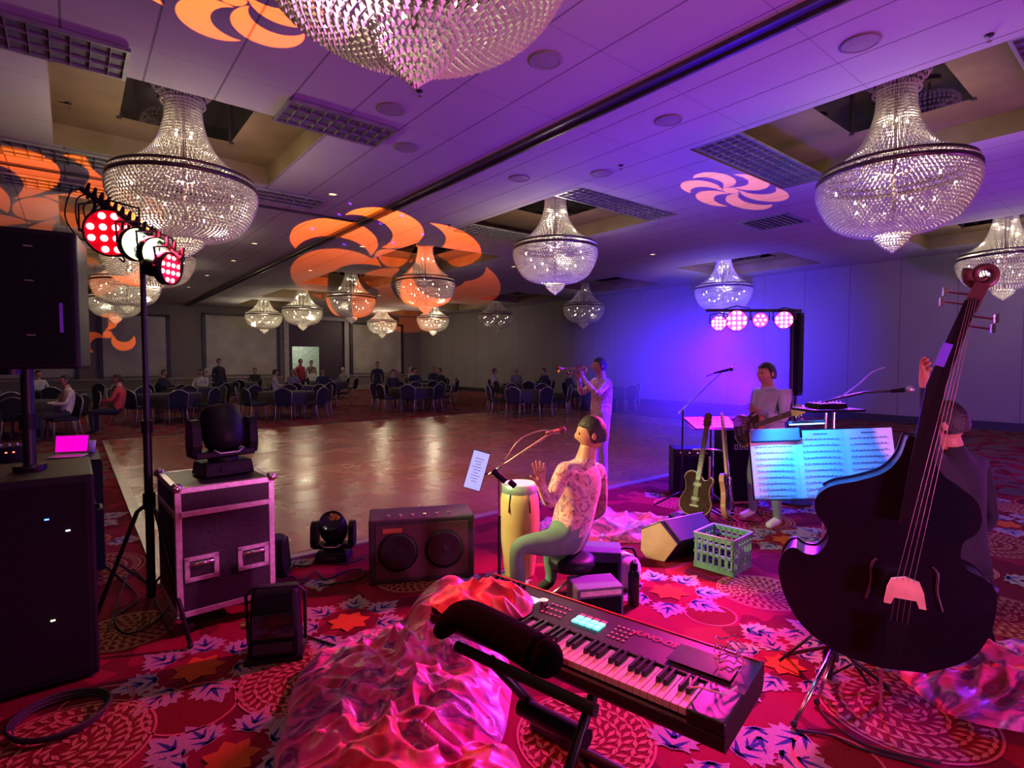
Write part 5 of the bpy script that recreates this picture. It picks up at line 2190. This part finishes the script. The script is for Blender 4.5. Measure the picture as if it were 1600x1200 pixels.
for pb in (g1b, g2b):
    q = pb - Vector((gs.x, gs.y, .004))
    for s in (-1, 1):
        b.tube([(0, 0, .10), q + FW * (.03 * s) + Vector((0, 0, -.005)), q + FW * (.05 * s) - FW * .05 + Vector((0, 0, .035))], .008, 6)
b.build('body_rest', RUB, t)

# sheet-music desk behind the guitars
p = atd(1111, 662, 5.95)
t = thing('music_stand', 'music stand with white sheets lying flat, behind the two guitars', 'music stand', (p.x, p.y, .004))
MB().cyl((0, 0, .05), (0, 0, p.z), .011, n=10).build('pole', BLKM, t)
for k in range(3):
    a = .9 + k * 2 * PI / 3
    MB().tube([(0, 0, .22), (.26 * math.cos(a), .26 * math.sin(a), .012)], .008, 6).build('leg', BLKM, t)
MB().box((0, 0, p.z), (.52, .34, .006), rot=Euler((.30, 0, FACE)).to_matrix()).build('desk', BLKM, t)
for k, (dx, rr) in enumerate(((-.13, .15), (.11, -.1))):
    s = thing('sheet_music', ('left' if k == 0 else 'right') + ' white sheet of music on the flat music stand behind the guitars', 'sheet music',
              Vector((p.x, p.y, p.z + .012 + .006 * k)) + RT * dx, rot=(.30, 0, FACE + rr))
    MB().box((0, 0, 0), (.22, .30, .003)).build('page', mat('white_paper', (.8, .78, .8), .6), s)
    b = MB()
    for q in range(9):
        b.box((0, .12 - q * .028, .0022), (.17, .003, .0006))
    b.build('notation', mat('ink', (.05, .04, .06), .6), s)

# rear mic stand
RM = atd(1067, 600, 6.1)
RM.z = .004
t = thing('microphone_stand', 'boom microphone stand in the blue haze behind the guitars', 'microphone stand', RM)
MB().cyl((0, 0, .05), atd(1067, 641, 6.1) - RM, .010, n=8).build('upright', BLKM, t)
MB().cyl(atd(1060, 646, 6.1) - RM, atd(1127, 582, 6.1) - RM, .008, n=8).build('boom_arm', CHR, t)
for k in range(3):
    a = .2 + k * 2 * PI / 3
    MB().tube([(0, 0, .18), (.30 * math.cos(a), .30 * math.sin(a), .012)], .009, 6).build('leg', BLKM, t)
m0 = atd(1124, 581, 6.1)
d = (atd(1141, 577, 6.05) - m0).normalized()
t = thing('microphone', 'black microphone on the rear boom arm in front of the blue haze', 'microphone', m0)
MB().cyl(d * -.06, d * .10, .011, .018, n=12).build('handle', BLK, t)
MB().ball(d * .125, .026, 12).build('grille_ball', BLKM, t)
MB().cyl(atd(1104, 588, 6.1) - m0, d * -.04, .006, n=6).build('cable', RUB, t)

# amplifier cabinets behind the guitars
p = atz(1150, 742, 0)
p = atd(1152, 600, 6.4)
t = thing('guitar_amplifier', 'black amplifier cabinet with pale lettering behind the right guitar', 'amplifier', (p.x, p.y, .004), FACE + .1)
MB().box((0, 0, .50), (.40, .32, .98)).build('cabinet', BLK, t, bevel=.015)
MB().box((0, -.162, .46), (.35, .008, .84)).build('grille', GRILLE, t)
b = MB()
for r in range(2):
    for k in range(4):
        x = -.09 + k * .06
        z = .78 - r * .12
        b.box((x, -.168, z + .025), (.035, .003, .007))
        b.box((x, -.168, z - .025), (.035, .003, .007))
        b.box((x - .016, -.168, z), (.007, .003, .05))
        b.box((x + .016, -.168, z), (.007, .003, .05))
b.build('pale_lettering', mat('faded_print', (.35, .3, .5), .6), t)
MB().box((0, -.17, .02), (.42, .02, .02)).build('lower_rail', mat('red_rail', (.5, .1, .15), .5), t)
p = atd(1080, 600, 6.7)
t = thing('guitar_amplifier', 'low blue-black amplifier cabinet behind the left guitar', 'amplifier', (p.x, p.y, .004), FACE - .1)
MB().box((0, 0, .30), (.46, .32, .58)).build('cabinet', BLK, t, bevel=.015)
MB().box((0, -.162, .27), (.40, .008, .46)).build('grille', GRILLE, t)
b = MB()
for x in (-.15, -.05, .05, .15):
    b.cyl((x, -.165, .545), (x, -.18, .545), .012, n=10)
b.build('knobs', CHR, t)

# ================================================================== STANDING SINGER BEHIND THE MUSIC STAND
SG = Vector((5.42, 2.62, .004))
JE = mat('grey_jeans', (.16, .18, .22), .85, bump=.2, scale=90)
SHOE = mat('pale_shoes', (.62, .66, .58), .6)
BLUSH = mat('pale_blue_shirt', (.42, .42, .50), .85)
dl = (-RT * .80 - FW * .25).normalized()    # the way the singer faces
dr = Vector((dl.y, -dl.x, 0))               # his right hand side


def sj(f, r, z):
    v = dl * f + dr * r
    return (v.x, v.y, z)


J = dict(pelvis=sj(0, 0, .92), chest=sj(.0, 0, 1.24), neck=sj(.03, 0, 1.42), head=sj(.05, 0, 1.53),
         shL=sj(0, -.18, 1.33), elL=sj(.06, -.26, 1.08), haL=sj(.33, -.22, 1.18), shR=sj(0, .18, 1.33), elR=sj(-.04, .27, 1.08), haR=sj(.16, .12, 1.00),
         hipL=sj(0, -.10, .87), knL=sj(.04, -.13, .48), anL=sj(0, -.14, .09), toL=sj(.15, -.16, .04),
         hipR=sj(0, .10, .87), knR=sj(.05, .16, .48), anR=sj(.02, .18, .09), toR=sj(.17, .20, .04))
figure('person', 'person in grey jeans and pale shoes standing behind the blue-lit music stand, in the haze', J, BLUSH, JE, SHOE, face=tuple(dl), loc=SG,
       finger_spec=[dict(hand='haL', palm_dir=tuple(dl + Vector((0, 0, .3))), spread_dir=(0, 0, 1), side=1, curl=.5),
                    dict(hand='haR', palm_dir=tuple(dl * .6 - dr * .6), spread_dir=(0, 0, 1), side=1, curl=.5)])
gb = SG + Vector(sj(.17, .26, .90))
gt = SG + Vector(sj(.30, -.74, 1.24))
guitar('electric_guitar', 'electric guitar held by the person standing behind the blue-lit music stand', gb, frame_rot(gt - gb, dl), HONEY, HONEY, DKTOP, True, True)

# horn player at the edge of the haze
HP = atz(938, 758, 0)
HP.z = .024
WSH = satin('white_patterned_shirt', [(.70, .55, .60), (.35, .12, .20), (.75, .6, .65), (.30, .08, .16)], 8, .8)
PANT = mat('pale_grey_trousers', (.40, .36, .40), .85)
J = dict(pelvis=sj(0, 0, .93), chest=sj(-.02, 0, 1.26), neck=sj(.0, 0, 1.45), head=sj(.03, 0, 1.57),
         shL=sj(0, -.18, 1.35), elL=sj(.18, -.25, 1.20), haL=sj(.30, -.04, 1.42), shR=sj(0, .18, 1.35), elR=sj(.18, .24, 1.18), haR=sj(.30, .04, 1.40),
         hipL=sj(0, -.10, .88), knL=sj(.03, -.13, .48), anL=sj(0, -.14, .09), toL=sj(.15, -.16, .04),
         hipR=sj(0, .10, .88), knR=sj(.03, .14, .48), anR=sj(0, .15, .09), toR=sj(.15, .17, .04))
figure('person', 'person in patterned pale shirt and pale trousers raising a small horn beside the haze', J, WSH, PANT, RUB, face=tuple(dl), loc=HP,
       finger_spec=[dict(hand='haL', palm_dir=(0, 0, 1), spread_dir=tuple(dl), side=1, curl=.6), dict(hand='haR', palm_dir=(0, 0, 1), spread_dir=tuple(dl), side=-1, curl=.6)])
BRASS = mat('brass', (.75, .45, .20), .2, 1.0)
tp = HP + Vector(sj(.15, 0, 1.56))
t = thing('trumpet', 'brass trumpet raised by the person in the patterned pale shirt', 'trumpet', tp, rot=frame_rot(dl + Vector((0, 0, -.08)), (0, 0, 1)))
b = MB().lathe([(.006, .0), (.006, .28), (.010, .36), (.020, .41), (.038, .445), (.060, .46), (.057, .462), (.015, .41)], n=20)
b.build('bell', BRASS, t)
b = MB()
b.tube(spline([(0, 0, .0), (0, .03, .30), (0, .07, .30), (0, .08, .10), (0, .04, .06), (0, 0, .06)], 6), .006, 6)
b.build('tubing', BRASS, t)
for k in range(3):
    MB().cyl((0, .085, .14 + k * .03), (0, -.035, .14 + k * .03), .010, n=10).build('valve', BRASS, t)
MB().cyl((0, 0, -.05), (0, 0, .01), .010, .005, n=12).build('mouthpiece', CHR, t)

# ================================================================== RIGHT LIGHT BAR
BP = Vector((6.32, 2.77, 0)) + FW * .1
t = thing('light_stand', 'tall black stand at the right of the band carrying the bar of pink stage lights', 'light stand', (BP.x, BP.y, .004))
MB().cyl((0, 0, .10), (0, 0, 1.3), .030, n=12).build('lower_pole', BLKM, t)
MB().cyl((0, 0, 1.3), (0, 0, 2.22), .020, n=12).build('upper_pole', BLKM, t)
for k in range(3):
    a = .8 + k * 2 * PI / 3
    o = MB().tube([(0, 0, .75), (.55 * math.cos(a), .55 * math.sin(a), .02)], .014, 8).build('leg', BLKM, t)
    MB().ball((.55 * math.cos(a), .55 * math.sin(a), .02), .02, 8).build('rubber_foot', RUB, o)
b = MB()
b.cyl(RT * -.98 + Vector((0, 0, 2.22)), RT * .10 + Vector((0, 0, 2.22)), .018, n=10)
b.build('crossbar', BLKM, t)
for px, py, r, lb, nl in ((1123, 505, .085, 'pink glowing stage light, leftmost of the four in the blue haze', 12), (1151, 501, .120, 'biggest and brightest pink stage light in the blue haze', 12),
                          (1188, 500, .085, 'small pale pink stage light, third along the bar in the blue haze', 7), (1225, 500, .100, 'rightmost pink stage light with separate diodes in the blue haze', 12)):
    pc = atd(px, py, 6.1)
    aim = Vector((0, 0, 1.5)) if px != 1188 else Vector((.5, -.3, 1.5))
    par_can(lb, pc, aim, r, PLED, PINKF, nl)
# hanging cable / truss piece at the stand
t = thing('speaker_column', 'slim dark column speaker on the stand at the right end of the pink lights', 'speaker', atd(1243, 600, 6.3) * 1.0)
t.location.z = 1.25
MB().box((0, 0, .48), (.10, .12, .95)).build('housing', BLK, t, bevel=.01)
MB().box((-.0, -.062, .48), (.08, .004, .88)).build('grille', GRILLE, t)
MB().cyl((0, 0, -1.24), (0, 0, .02), .018, n=10).build('pole', BLKM, t)
MB().cyl((0, 0, -1.244), (0, 0, -1.22), .20, n=24).build('base', BLKM, t)

# ================================================================== MAIN MUSIC STAND
c0_, c1_ = atd(1170, 676, 2.85), atd(1392, 668, 2.75)
mid = (c0_ + c1_) / 2
xr = (c1_ - c0_)
wd = xr.length
xr.normalize()
nrm_ = (-FW + Vector((0, 0, .18)))
nrm_ = (nrm_ - xr * nrm_.dot(xr)).normalized()
zr_ = (-nrm_).cross(xr) * -1
if zr_.z < 0:
    zr_ = -zr_
MR = Matrix((xr, -nrm_, zr_)).transposed()
t = thing('music_stand', 'wide music stand holding three pages lit bright blue, right of centre', 'music stand', mid, rot=MR.to_euler())
hgt = .34
b = MB()
b.box((0, .006, -hgt / 2), (wd + .01, .004, hgt + .01))
b.box((0, -.018, -hgt - .004), (wd, .05, .004))
b.build('desk', BLKM, t)
PAPER = mat('blue_light_paper', (.55, .68, .82), .6, var=.02)  # white paper, the lamp's blue light mixed into its colour
INK = mat('page_ink', (.10, .10, .16), .6)
MRi = MR.inverted()
b = MB()
pb = MRi @ (Vector((mid.x, mid.y, .02)) + FW * .10 + RT * .12 - mid)
pt_ = MRi @ (Vector((mid.x, mid.y, mid.z - .30)) + FW * .05 + RT * .12 - mid)
b.tube([pb, pt_, (0.12, .01, -.2)], .012, 8)
b.build('pole', BLKM, t)
for k in range(3):
    a = .3 + k * 2 * PI / 3
    v = Vector((mid.x, mid.y, .02)) + FW * .10 + RT * .12 + Vector((.24 * math.cos(a), .24 * math.sin(a), 0)) - mid
    v2 = Vector((mid.x, mid.y, .24)) + FW * .09 + RT * .12 - mid
    MB().tube([MRi @ v2, MRi @ v], .008, 6).build('leg', BLKM, t)
names = ['left', 'middle', 'right']
pw = wd / 3
for k in range(3):
    s = thing('sheet_music', names[k] + ' page of music on the bright blue-lit music stand', 'sheet music', mid + MR @ Vector((-wd / 2 + pw * (k + .5), -.002 - .001 * k, -hgt / 2)), rot=MR.to_euler())
    b = MB()
    q = [(-pw / 2, hgt / 2), (-pw / 6, hgt / 2), (pw / 6, hgt / 2), (pw / 2, hgt / 2)]
    bow = [0, -.006, -.006, 0]
    vs = [(x, bow[i] - .002, s_ * hgt / 2) for s_ in (-1, 1) for i, (x, _) in enumerate(q)]
    b.add(vs, [(i, i + 1, 5 + i, 4 + i) for i in range(3)], 0, True)
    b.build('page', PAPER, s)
    b = MB()
    rk = random.Random(40 + k)
    for r in range(10):
        z = hgt / 2 - .045 - r * .031
        for j in range(2):
            b.box((0, -.0095, z - j * .004), (pw * .80, .0006, .0012))
        for j in range(9):
            b.box((-pw * .38 + j * pw * .09 + rk.uniform(-.004, .004), -.0095, z + rk.uniform(-.004, .004)), (.004, .0008, .005))
    b.box((0, -.0095, hgt / 2 - .02), (pw * .3, .0006, .005))
    b.build('notation', INK, s)
# clip lamp
t = thing('clip_lamp', 'small bright cyan clip lamp on the top edge of the blue-lit music stand', 'lamp', mid + MR @ Vector((-.10, -.01, .005)), rot=MR.to_euler())
MB().tube(spline([(0, .01, -.02), (0, -.01, .03), (0, -.06, .05), (0, -.10, .035)], 6), .005, 6).build('gooseneck', BLKM, t)
MB().box((0, -.12, .032), (.16, .05, .014)).build('lamp_head', BLK, t, bevel=.004)
MB().box((0, -.12, .023), (.15, .04, .004)).build('led_strip', mat('cyan_strip', (.3, .8, 1), .4, emit=(.25, .75, 1), es=5), t)
MB().box((0, .01, -.02), (.03, .02, .04)).build('clip', BLK, t)
lamp('music_stand_light', 'SPOT', mid + MR @ Vector((-.24, -.17, .06)), (.01, .28, 1.0), 24, mid + MR @ Vector((0, 0, -.22)), .03, 150, .8)
lamp('music_stand_light', 'SPOT', mid + MR @ Vector((-.02, -.26, .12)), (.01, .22, 1.0), 17, mid + MR @ Vector((.05, 0, -.20)), .04, 110, .9)
t = thing('page_folder', 'dark blue folder leaning over the top left of the lit pages', 'folder', mid + MR @ Vector((-wd / 2 + .12, -.022, -.02)), rot=MR.to_euler())
MB().box((0, 0, 0), (.24, .006, .07)).build('cover', mat('folder_blue', (.05, .12, .35), .4), t, bevel=.002)
MB().box((0, -.004, -.03), (.24, .004, .008)).build('spine_edge', BLK, t)

# ------------------------------------------------------------------ tray on a stand with boom mic, right of the singer
p = atd(1294, 640, 4.3)
t = thing('equipment_tray', 'flat black tray on two chrome posts above the lit pages, right of centre', 'tray', p, FACE + .15)
MB().box((0, 0, 0), (.44, .26, .02)).build('tray', BLK, t, bevel=.004)
for x in (-.02, .05):
    MB().cyl((x, 0, -.01), (x, 0, -p.z + .03), .010, n=8).build('post', CHR, t)
MB().box((0.015, 0, -p.z + .02), (.34, .30, .02)).build('base', BLKM, t)
t = thing('small_mixer', 'small black mixer lying on the flat tray above the lit pages', 'mixer', p + Vector((0, 0, .012)), FACE + .15)
MB().box((-.02, 0, .022), (.24, .18, .04), top=(1, .85)).build('case', BLK, t, bevel=.004)
b = MB()
for i in range(6):
    for j in range(3):
        b.cyl((-.11 + i * .035, -.05 + j * .045, .042), (-.11 + i * .035, -.05 + j * .045, .054), .006, n=8)
b.build('knobs', CHR, t)
q0 = atd(1276, 626, 4.3)
t = thing('microphone', 'black boom microphone stretching right from the tray towards the bass neck', 'microphone', q0)
MB().tube([Vector((0, 0, -.03)), atd(1310, 622, 4.25) - q0, atd(1352, 613, 4.2) - q0, atd(1392, 611, 4.1) - q0], .009, 8).build('boom_arm', BLKM, t)
MB().cyl(atd(1392, 611, 4.1) - q0, atd(1414, 609, 4.05) - q0, .014, .018, n=12).build('handle', BLK, t)
MB().ball(atd(1422, 608, 4.03) - q0, .026, 12).build('grille_ball', ALU, t)
MB().tube(spline([atd(1315, 620, 4.24) - q0, atd(1342, 600, 4.22) - q0, atd(1362, 582, 4.2) - q0, atd(1382, 574, 4.18) - q0], 6), .005, 6).build('cable', mat('violet_cable', (.3, .25, .5), .4), t)

# ================================================================== DOUBLE BASS
DEP = 2.5
SCL = F_PX / DEP
BB = atd(1376, 1036, DEP)
BASSM = mat('bass_black_lacquer', (.006, .004, .012), .30, spec=.35, coat=.25)


def bl(px, py):
    return ((px - 1376) / SCL * .86, (1036 - py) / SCL)


t = thing('double_bass', 'glossy black double bass standing at the right, neck leaning to the upper right', 'double bass', BB, rot=(-.03, 0, FACE - .52))
outl = [(1376, 1036), (1310, 1027), (1256, 1000), (1223, 958), (1210, 915), (1216, 888), (1232, 875), (1250, 882), (1272, 880), (1288, 862), (1292, 842), (1284, 826), (1271, 810), (1270, 788),
        (1292, 768), (1335, 755), (1375, 738), (1398, 712), (1408, 680)]
outr = [(1438, 684), (1442, 716), (1462, 742), (1496, 764), (1506, 790), (1500, 812), (1484, 826), (1480, 850), (1492, 870), (1516, 880), (1528, 900), (1522, 950), (1496, 995), (1440, 1028)]
poly = [(p.x, p.z) for p in spline([Vector((bl(*q)[0], 0, bl(*q)[1])) for q in outl], 5)] + [(p.x, p.z) for p in spline([Vector((bl(*q)[0], 0, bl(*q)[1])) for q in outr], 5)]
b = MB()
b.prism(poly[::-1], -.01, .17, 0)
o = b.build('ribs', BASSM, t, bevel=.012)
# top plate with a slightly overhanging edge
pc_ = [Vector((x, 0, z)) for x, z in poly]
off = []
for i in range(len(pc_)):
    tn = (pc_[(i + 1) % len(pc_)] - pc_[i - 1]).normalized()
    nn = Vector((-tn.z, 0, tn.x))
    off.append(pc_[i] + nn * .008)
area = sum(pc_[i - 1].x * pc_[i].z - pc_[i].x * pc_[i - 1].z for i in range(len(pc_)))
if area > 0:
    off = [p * 2 - q for p, q in zip(pc_, off)]
b = MB()
b.prism([(p.x, p.z) for p in off][::-1], -.034, -.008, 0)
b.build('top_plate', BASSM, t, bevel=.010)
b = MB()
b.prism([(p.x, p.z) for p in off][::-1], .165, .18, 0)
b.build('back_plate', BASSM, t, bevel=.006)
nk = [bl(1424, 745), bl(1428, 690), bl(1443, 600), bl(1470, 525), bl(1492, 470)]
b = MB()
b.tube([(x, -.035, z) for x, z in nk], [.034, .030, .026, .024, .022], 12)
b.build('neck', mat('bass_neck_wood', (.20, .06, .04), .45), t)
b = MB()
fbp = [bl(1412, 810), bl(1424, 720), bl(1441, 600), bl(1468, 525), bl(1486, 478)]
wds = [.045, .040, .033, .028, .024]
vs = []
for (x, z), w in zip(fbp, wds):
    vs += [(x - w, -.075, z), (x + w, -.075, z), (x + w, -.062, z), (x - w, -.062, z)]
fs = [(0, 1, 2, 3), (16, 19, 18, 17)]
for k in range(4):
    for i in range(4):
        fs.append((k * 4 + i, (k + 1) * 4 + i, (k + 1) * 4 + (i + 1) % 4, k * 4 + (i + 1) % 4))
b.add(vs, fs)
b.build('fingerboard', BLK, t)
sx_, sz_ = bl(1497, 452)
b = MB()
pts = []
for k in range(22):
    a = k * .45
    r = .055 * (1 - k / 30)
    pts.append((sx_ + .01 + r * math.cos(a + 2.6), -.04, sz_ + .03 + r * math.sin(a + 2.6)))
b.tube(pts, [.020 * (1 - k / 44) for k in range(22)], 8)
b.box((bl(1491, 474)[0], -.04, bl(1491, 474)[1]), (.05, .055, .12), rot=(0, .35, 0))
b.build('scroll', mat('scroll_wood', (.10, .03, .03), .45), t)
b = MB()
for k, (px, py) in enumerate(((1480, 498), (1487, 484), (1476, 512), (1491, 470))):
    x, z = bl(px, py)
    s_ = -1 if k % 2 else 1
    b.cyl((x, -.04, z), (x + s_ * .09, -.04, z - s_ * .02), .006, n=8)
    b.box((x + s_ * .10, -.04, z - s_ * .02), (.012, .03, .035))
b.build('tuning_pegs', CHR, t)
b = MB()
bx2, bz2 = bl(1405, 918)
b.prism([(-.075, 0), (-.05, 0), (-.04, .03), (.04, .03), (.05, 0), (.075, 0), (.065, .07), (.05, .11), (0, .125), (-.05, .11), (-.065, .07)], -.105, -.085, off=(bx2, 0, bz2 - .03))
b.build('bridge', mat('bridge_maple', (.70, .55, .35), .5), t, bevel=.002)
b = MB()
tx0, tz0 = bl(1398, 955)
tx1, tz1 = bl(1388, 1018)
b.prism([(tx0 - .045, tz0), (tx0 + .045, tz0), (tx1 + .022, tz1), (tx1 - .022, tz1)], -.095, -.080)
b.build('tailpiece', BLK, t)
b = MB()
for k in range(4):
    o_ = (k - 1.5)
    b.cyl((tx0 + o_ * .02, -.092, tz0), (bx2 + o_ * .020, -.105, bz2 + .09), 0.0009, n=5)
    b.cyl((bx2 + o_ * .020, -.105, bz2 + .09), (fbp[-1][0] + o_ * .008, -.080, fbp[-1][1]), 0.0009, n=5)
b.build('strings', mat('bass_strings', (.25, .22, .22), .4, .8), t)
b = MB()
for s_ in (-1, 1):
    fx, fz = bx2 + s_ * .12, bz2 + .03
    MB().tube(spline([(fx - s_ * .02, -.036, fz + .11), (fx, -.036, fz + .08), (fx, -.036, fz), (fx + s_ * .02, -.036, fz - .08)], 6), .006, 6).build('sound_hole', DARKT, t)
b = MB()
b.cyl((bl(1380, 1036)[0], .08, 0), (bl(1380, 1036)[0], .08, -BB.z + .012), .007, n=8)
b.build('endpin', CHR, t)
b = MB()
x, z = bl(1450, 556)
b.box((x, -.078, z), (.035, .004, .10), rot=(0, .3, 0))
b.build('blue_reflection_patch', mat('blue_reflection', (.15, .10, .8), .4), t)  # blue patch painted in for a reflection on the neck

# stand legs under the bass
hb = atd(1305, 1003, 2.72)
t = thing('instrument_stand', 'low folding instrument stand with chrome and black legs under the double bass', 'stand', (hb.x, hb.y, .004))
hub = Vector((0, 0, hb.z))
b = MB().cyl(hub + Vector((-.05, 0, 0)), hub + Vector((.05, 0, 0)), .025, n=12)
b.cyl(hub, hub + Vector((0, 0, -.10)), .018, n=12)
b.build('hub', BLKM, t)
for (px, py, mt, r) in ((1240, 1138, CHR, .011), (1276, 1103, CHR, .009), (1230, 1028, BLKM, .010), (1296, 1064, BLKM, .012), (1386, 1080, BLKM, .010)):
    fp = atz(px, py, 0) - Vector((hb.x, hb.y, 0))
    fp.z = .016
    o = MB().tube([hub + Vector((0, 0, -.02)), fp], r, 8).build('leg', mt, t)
    MB().ball(fp, .016, 8).build('rubber_foot', RUB, o)
MB().tube([atd(1296, 1056, 2.85) - Vector((hb.x, hb.y, .004)), atd(1338, 1034, 2.8) - Vector((hb.x, hb.y, .004))], .006, 6).build('brace', BLKM, t)

# bass player in black behind the instrument
J = dict(pelvis=W2(1500, 868, 3.05), chest=W2(1488, 742, 3.02), neck=W2(1482, 690, 3.0), head=W2(1478, 655, 2.98),
         shL=W2(1452, 716, 2.88), elL=W2(1452, 668, 2.78), haL=W2(1447, 604, 2.62),
         shR=W2(1528, 722, 3.18), elR=W2(1548, 812, 3.10), haR=W2(1478, 880, 2.86),
         hipL=W2(1475, 880, 2.95), knL=W2(1440, 930, 2.86), anL=W2(1448, 1040, 2.90), toL=W2(1425, 1060, 2.85),
         hipR=W2(1522, 880, 3.15), knR=W2(1532, 945, 3.05), anR=W2(1536, 1030, 3.15), toR=W2(1520, 1040, 3.05))
for k_ in ('anL', 'anR'):
    J[k_] = (J[k_][0], J[k_][1], .10)
for k_ in ('toL', 'toR'):
    J[k_] = (J[k_][0], J[k_][1], .045)
fdir = (-RT * .55 + FW * .6)
BSUIT = mat('black_suit', (.010, .009, .018), .85)
figure('person', 'person in a black suit behind the double bass, left hand on its neck', J, BSUIT, BSUIT, RUB, face=(fdir.x, fdir.y, -.1),
       finger_spec=[dict(hand='haL', palm_dir=tuple(Vector((0, 0, 1)) - RT * .15), spread_dir=tuple(-RT * .4 + Vector((0, 0, .9))), side=1, curl=.6, down=tuple(-FW)),
                    dict(hand='haR', palm_dir=tuple(-RT + Vector((0, 0, -.5))), spread_dir=tuple(FW), side=-1, curl=.5)])
sp = atd(1500, 868, 3.05)
t = thing('bar_stool', 'black stool under the person in the black suit', 'stool', (sp.x, sp.y, .004))
hz = sp.z - .15
MB().lathe([(.001, hz - .05), (.15, hz - .05), (.17, hz - .03), (.165, hz), (.001, hz + .01)], n=28).build('seat', BLK, t)
for k in range(4):
    a = .6 + k * PI / 2
    MB().tube([(.10 * math.cos(a), .10 * math.sin(a), hz - .04), (.19 * math.cos(a), .19 * math.sin(a), .0)], .012, 8).build('leg', BLKM, t)

# ================================================================== CABLES ON THE FLOOR
def cable(label, px, r=.006, mt=RUB, z=.010, zz=None):
    pts = []
    for k, (x, y) in enumerate(px):
        q = atz(x, y, z)
        pts.append(q)
    o = pts[0].copy()
    o.z = 0
    t = MB().tube(spline([p - o for p in pts], 8), r, 6).build('power_cable', mt)
    t.location = o
    return tag(t, label, 'cable')


cable('black cable curving from the bass stand foot to the bottom right', [(1242, 1140), (1300, 1150), (1340, 1168), (1420, 1190), (1500, 1215)])
cable('black cable from the chrome stand leg across the round carpet pattern', [(1278, 1104), (1300, 1130), (1345, 1160), (1400, 1178), (1470, 1192)], .005)
cable('thin cable crossing the carpet from the flood light to the cloth heap', [(470, 990), (510, 1004), (560, 1018), (600, 1022)], .006)
cable('looped black cable around the foot of the light stand', [(160, 880), (190, 905), (215, 935), (180, 965), (200, 990), (250, 965), (262, 930), (240, 905)], .006)
cable('second thin cable dropping from the bass cabinet to the light stand foot', [(168, 985), (185, 940), (205, 890), (235, 920), (258, 975), (272, 995)], .005)
cable('tangled cable on the carpet between the two floor lights', [(430, 915), (455, 900), (470, 912), (492, 893), (510, 905), (540, 892), (565, 890), (560, 905), (500, 915)], .006)
cable('cable running along the dance floor edge to the floor moving head', [(420, 900), (450, 885), (480, 884), (505, 876), (530, 882), (570, 872)], .006)
cable('black cable on the red carpet behind the guitar stand', [(1040, 808), (1080, 800), (1130, 780), (1165, 790), (1190, 806)], .010)
t = thing('coiled_cable', 'large coil of black cable on the carpet at the bottom left corner', 'cable', atz(95, 1122, .012))
b = MB()
for k in range(3):
    b.tube([(.17 * (1 + .05 * k) * math.cos(a * .3), .17 * (1 + .04 * k) * math.sin(a * .3), .003 + .012 * k + .003 * math.sin(a + k)) for a in range(21)], .008, 6, closed=True)
b.build('coil', RUB, t)
MB().cyl((-.17, -.02, .01), (-.24, -.05, .012), .014, n=12).build('plug', mat('plug_red', (.5, .05, .05), .4), t)

# ================================================================== HAZE
def haze_material():
    m = bpy.data.materials.new('stage_haze')
    m.use_nodes = True
    N, L = nt(m)
    N.remove(N['Principled BSDF'])
    out = N['Material Output']
    v = N.new('ShaderNodeVolumeScatter')
    v.inputs['Color'].default_value = (.9, .85, 1, 1)
    v.inputs['Anisotropy'].default_value = 0.0
    tc = N.new('ShaderNodeTexCoord')
    ln = N.new('ShaderNodeVectorMath')
    ln.operation = 'LENGTH'
    L.new(tc.outputs['Object'], ln.inputs[0])
    f = mth(N, L, 'MAXIMUM', mth(N, L, 'SUBTRACT', 1.0, ln.outputs['Value']), 0.0)
    L.new(mth(N, L, 'MULTIPLY', f, 0.26), v.inputs['Density'])
    L.new(v.outputs[0], out.inputs['Volume'])
    return m


o = MB().ball((0, 0, 0), 1.0, 20).build('stage_haze', haze_material())
o.location = (7.3, 4.6, 1.66)
o.scale = (2.0, 2.0, 1.62)
tag(o, 'blue glowing haze around the bar of pink stage lights', 'haze', kind='stuff')
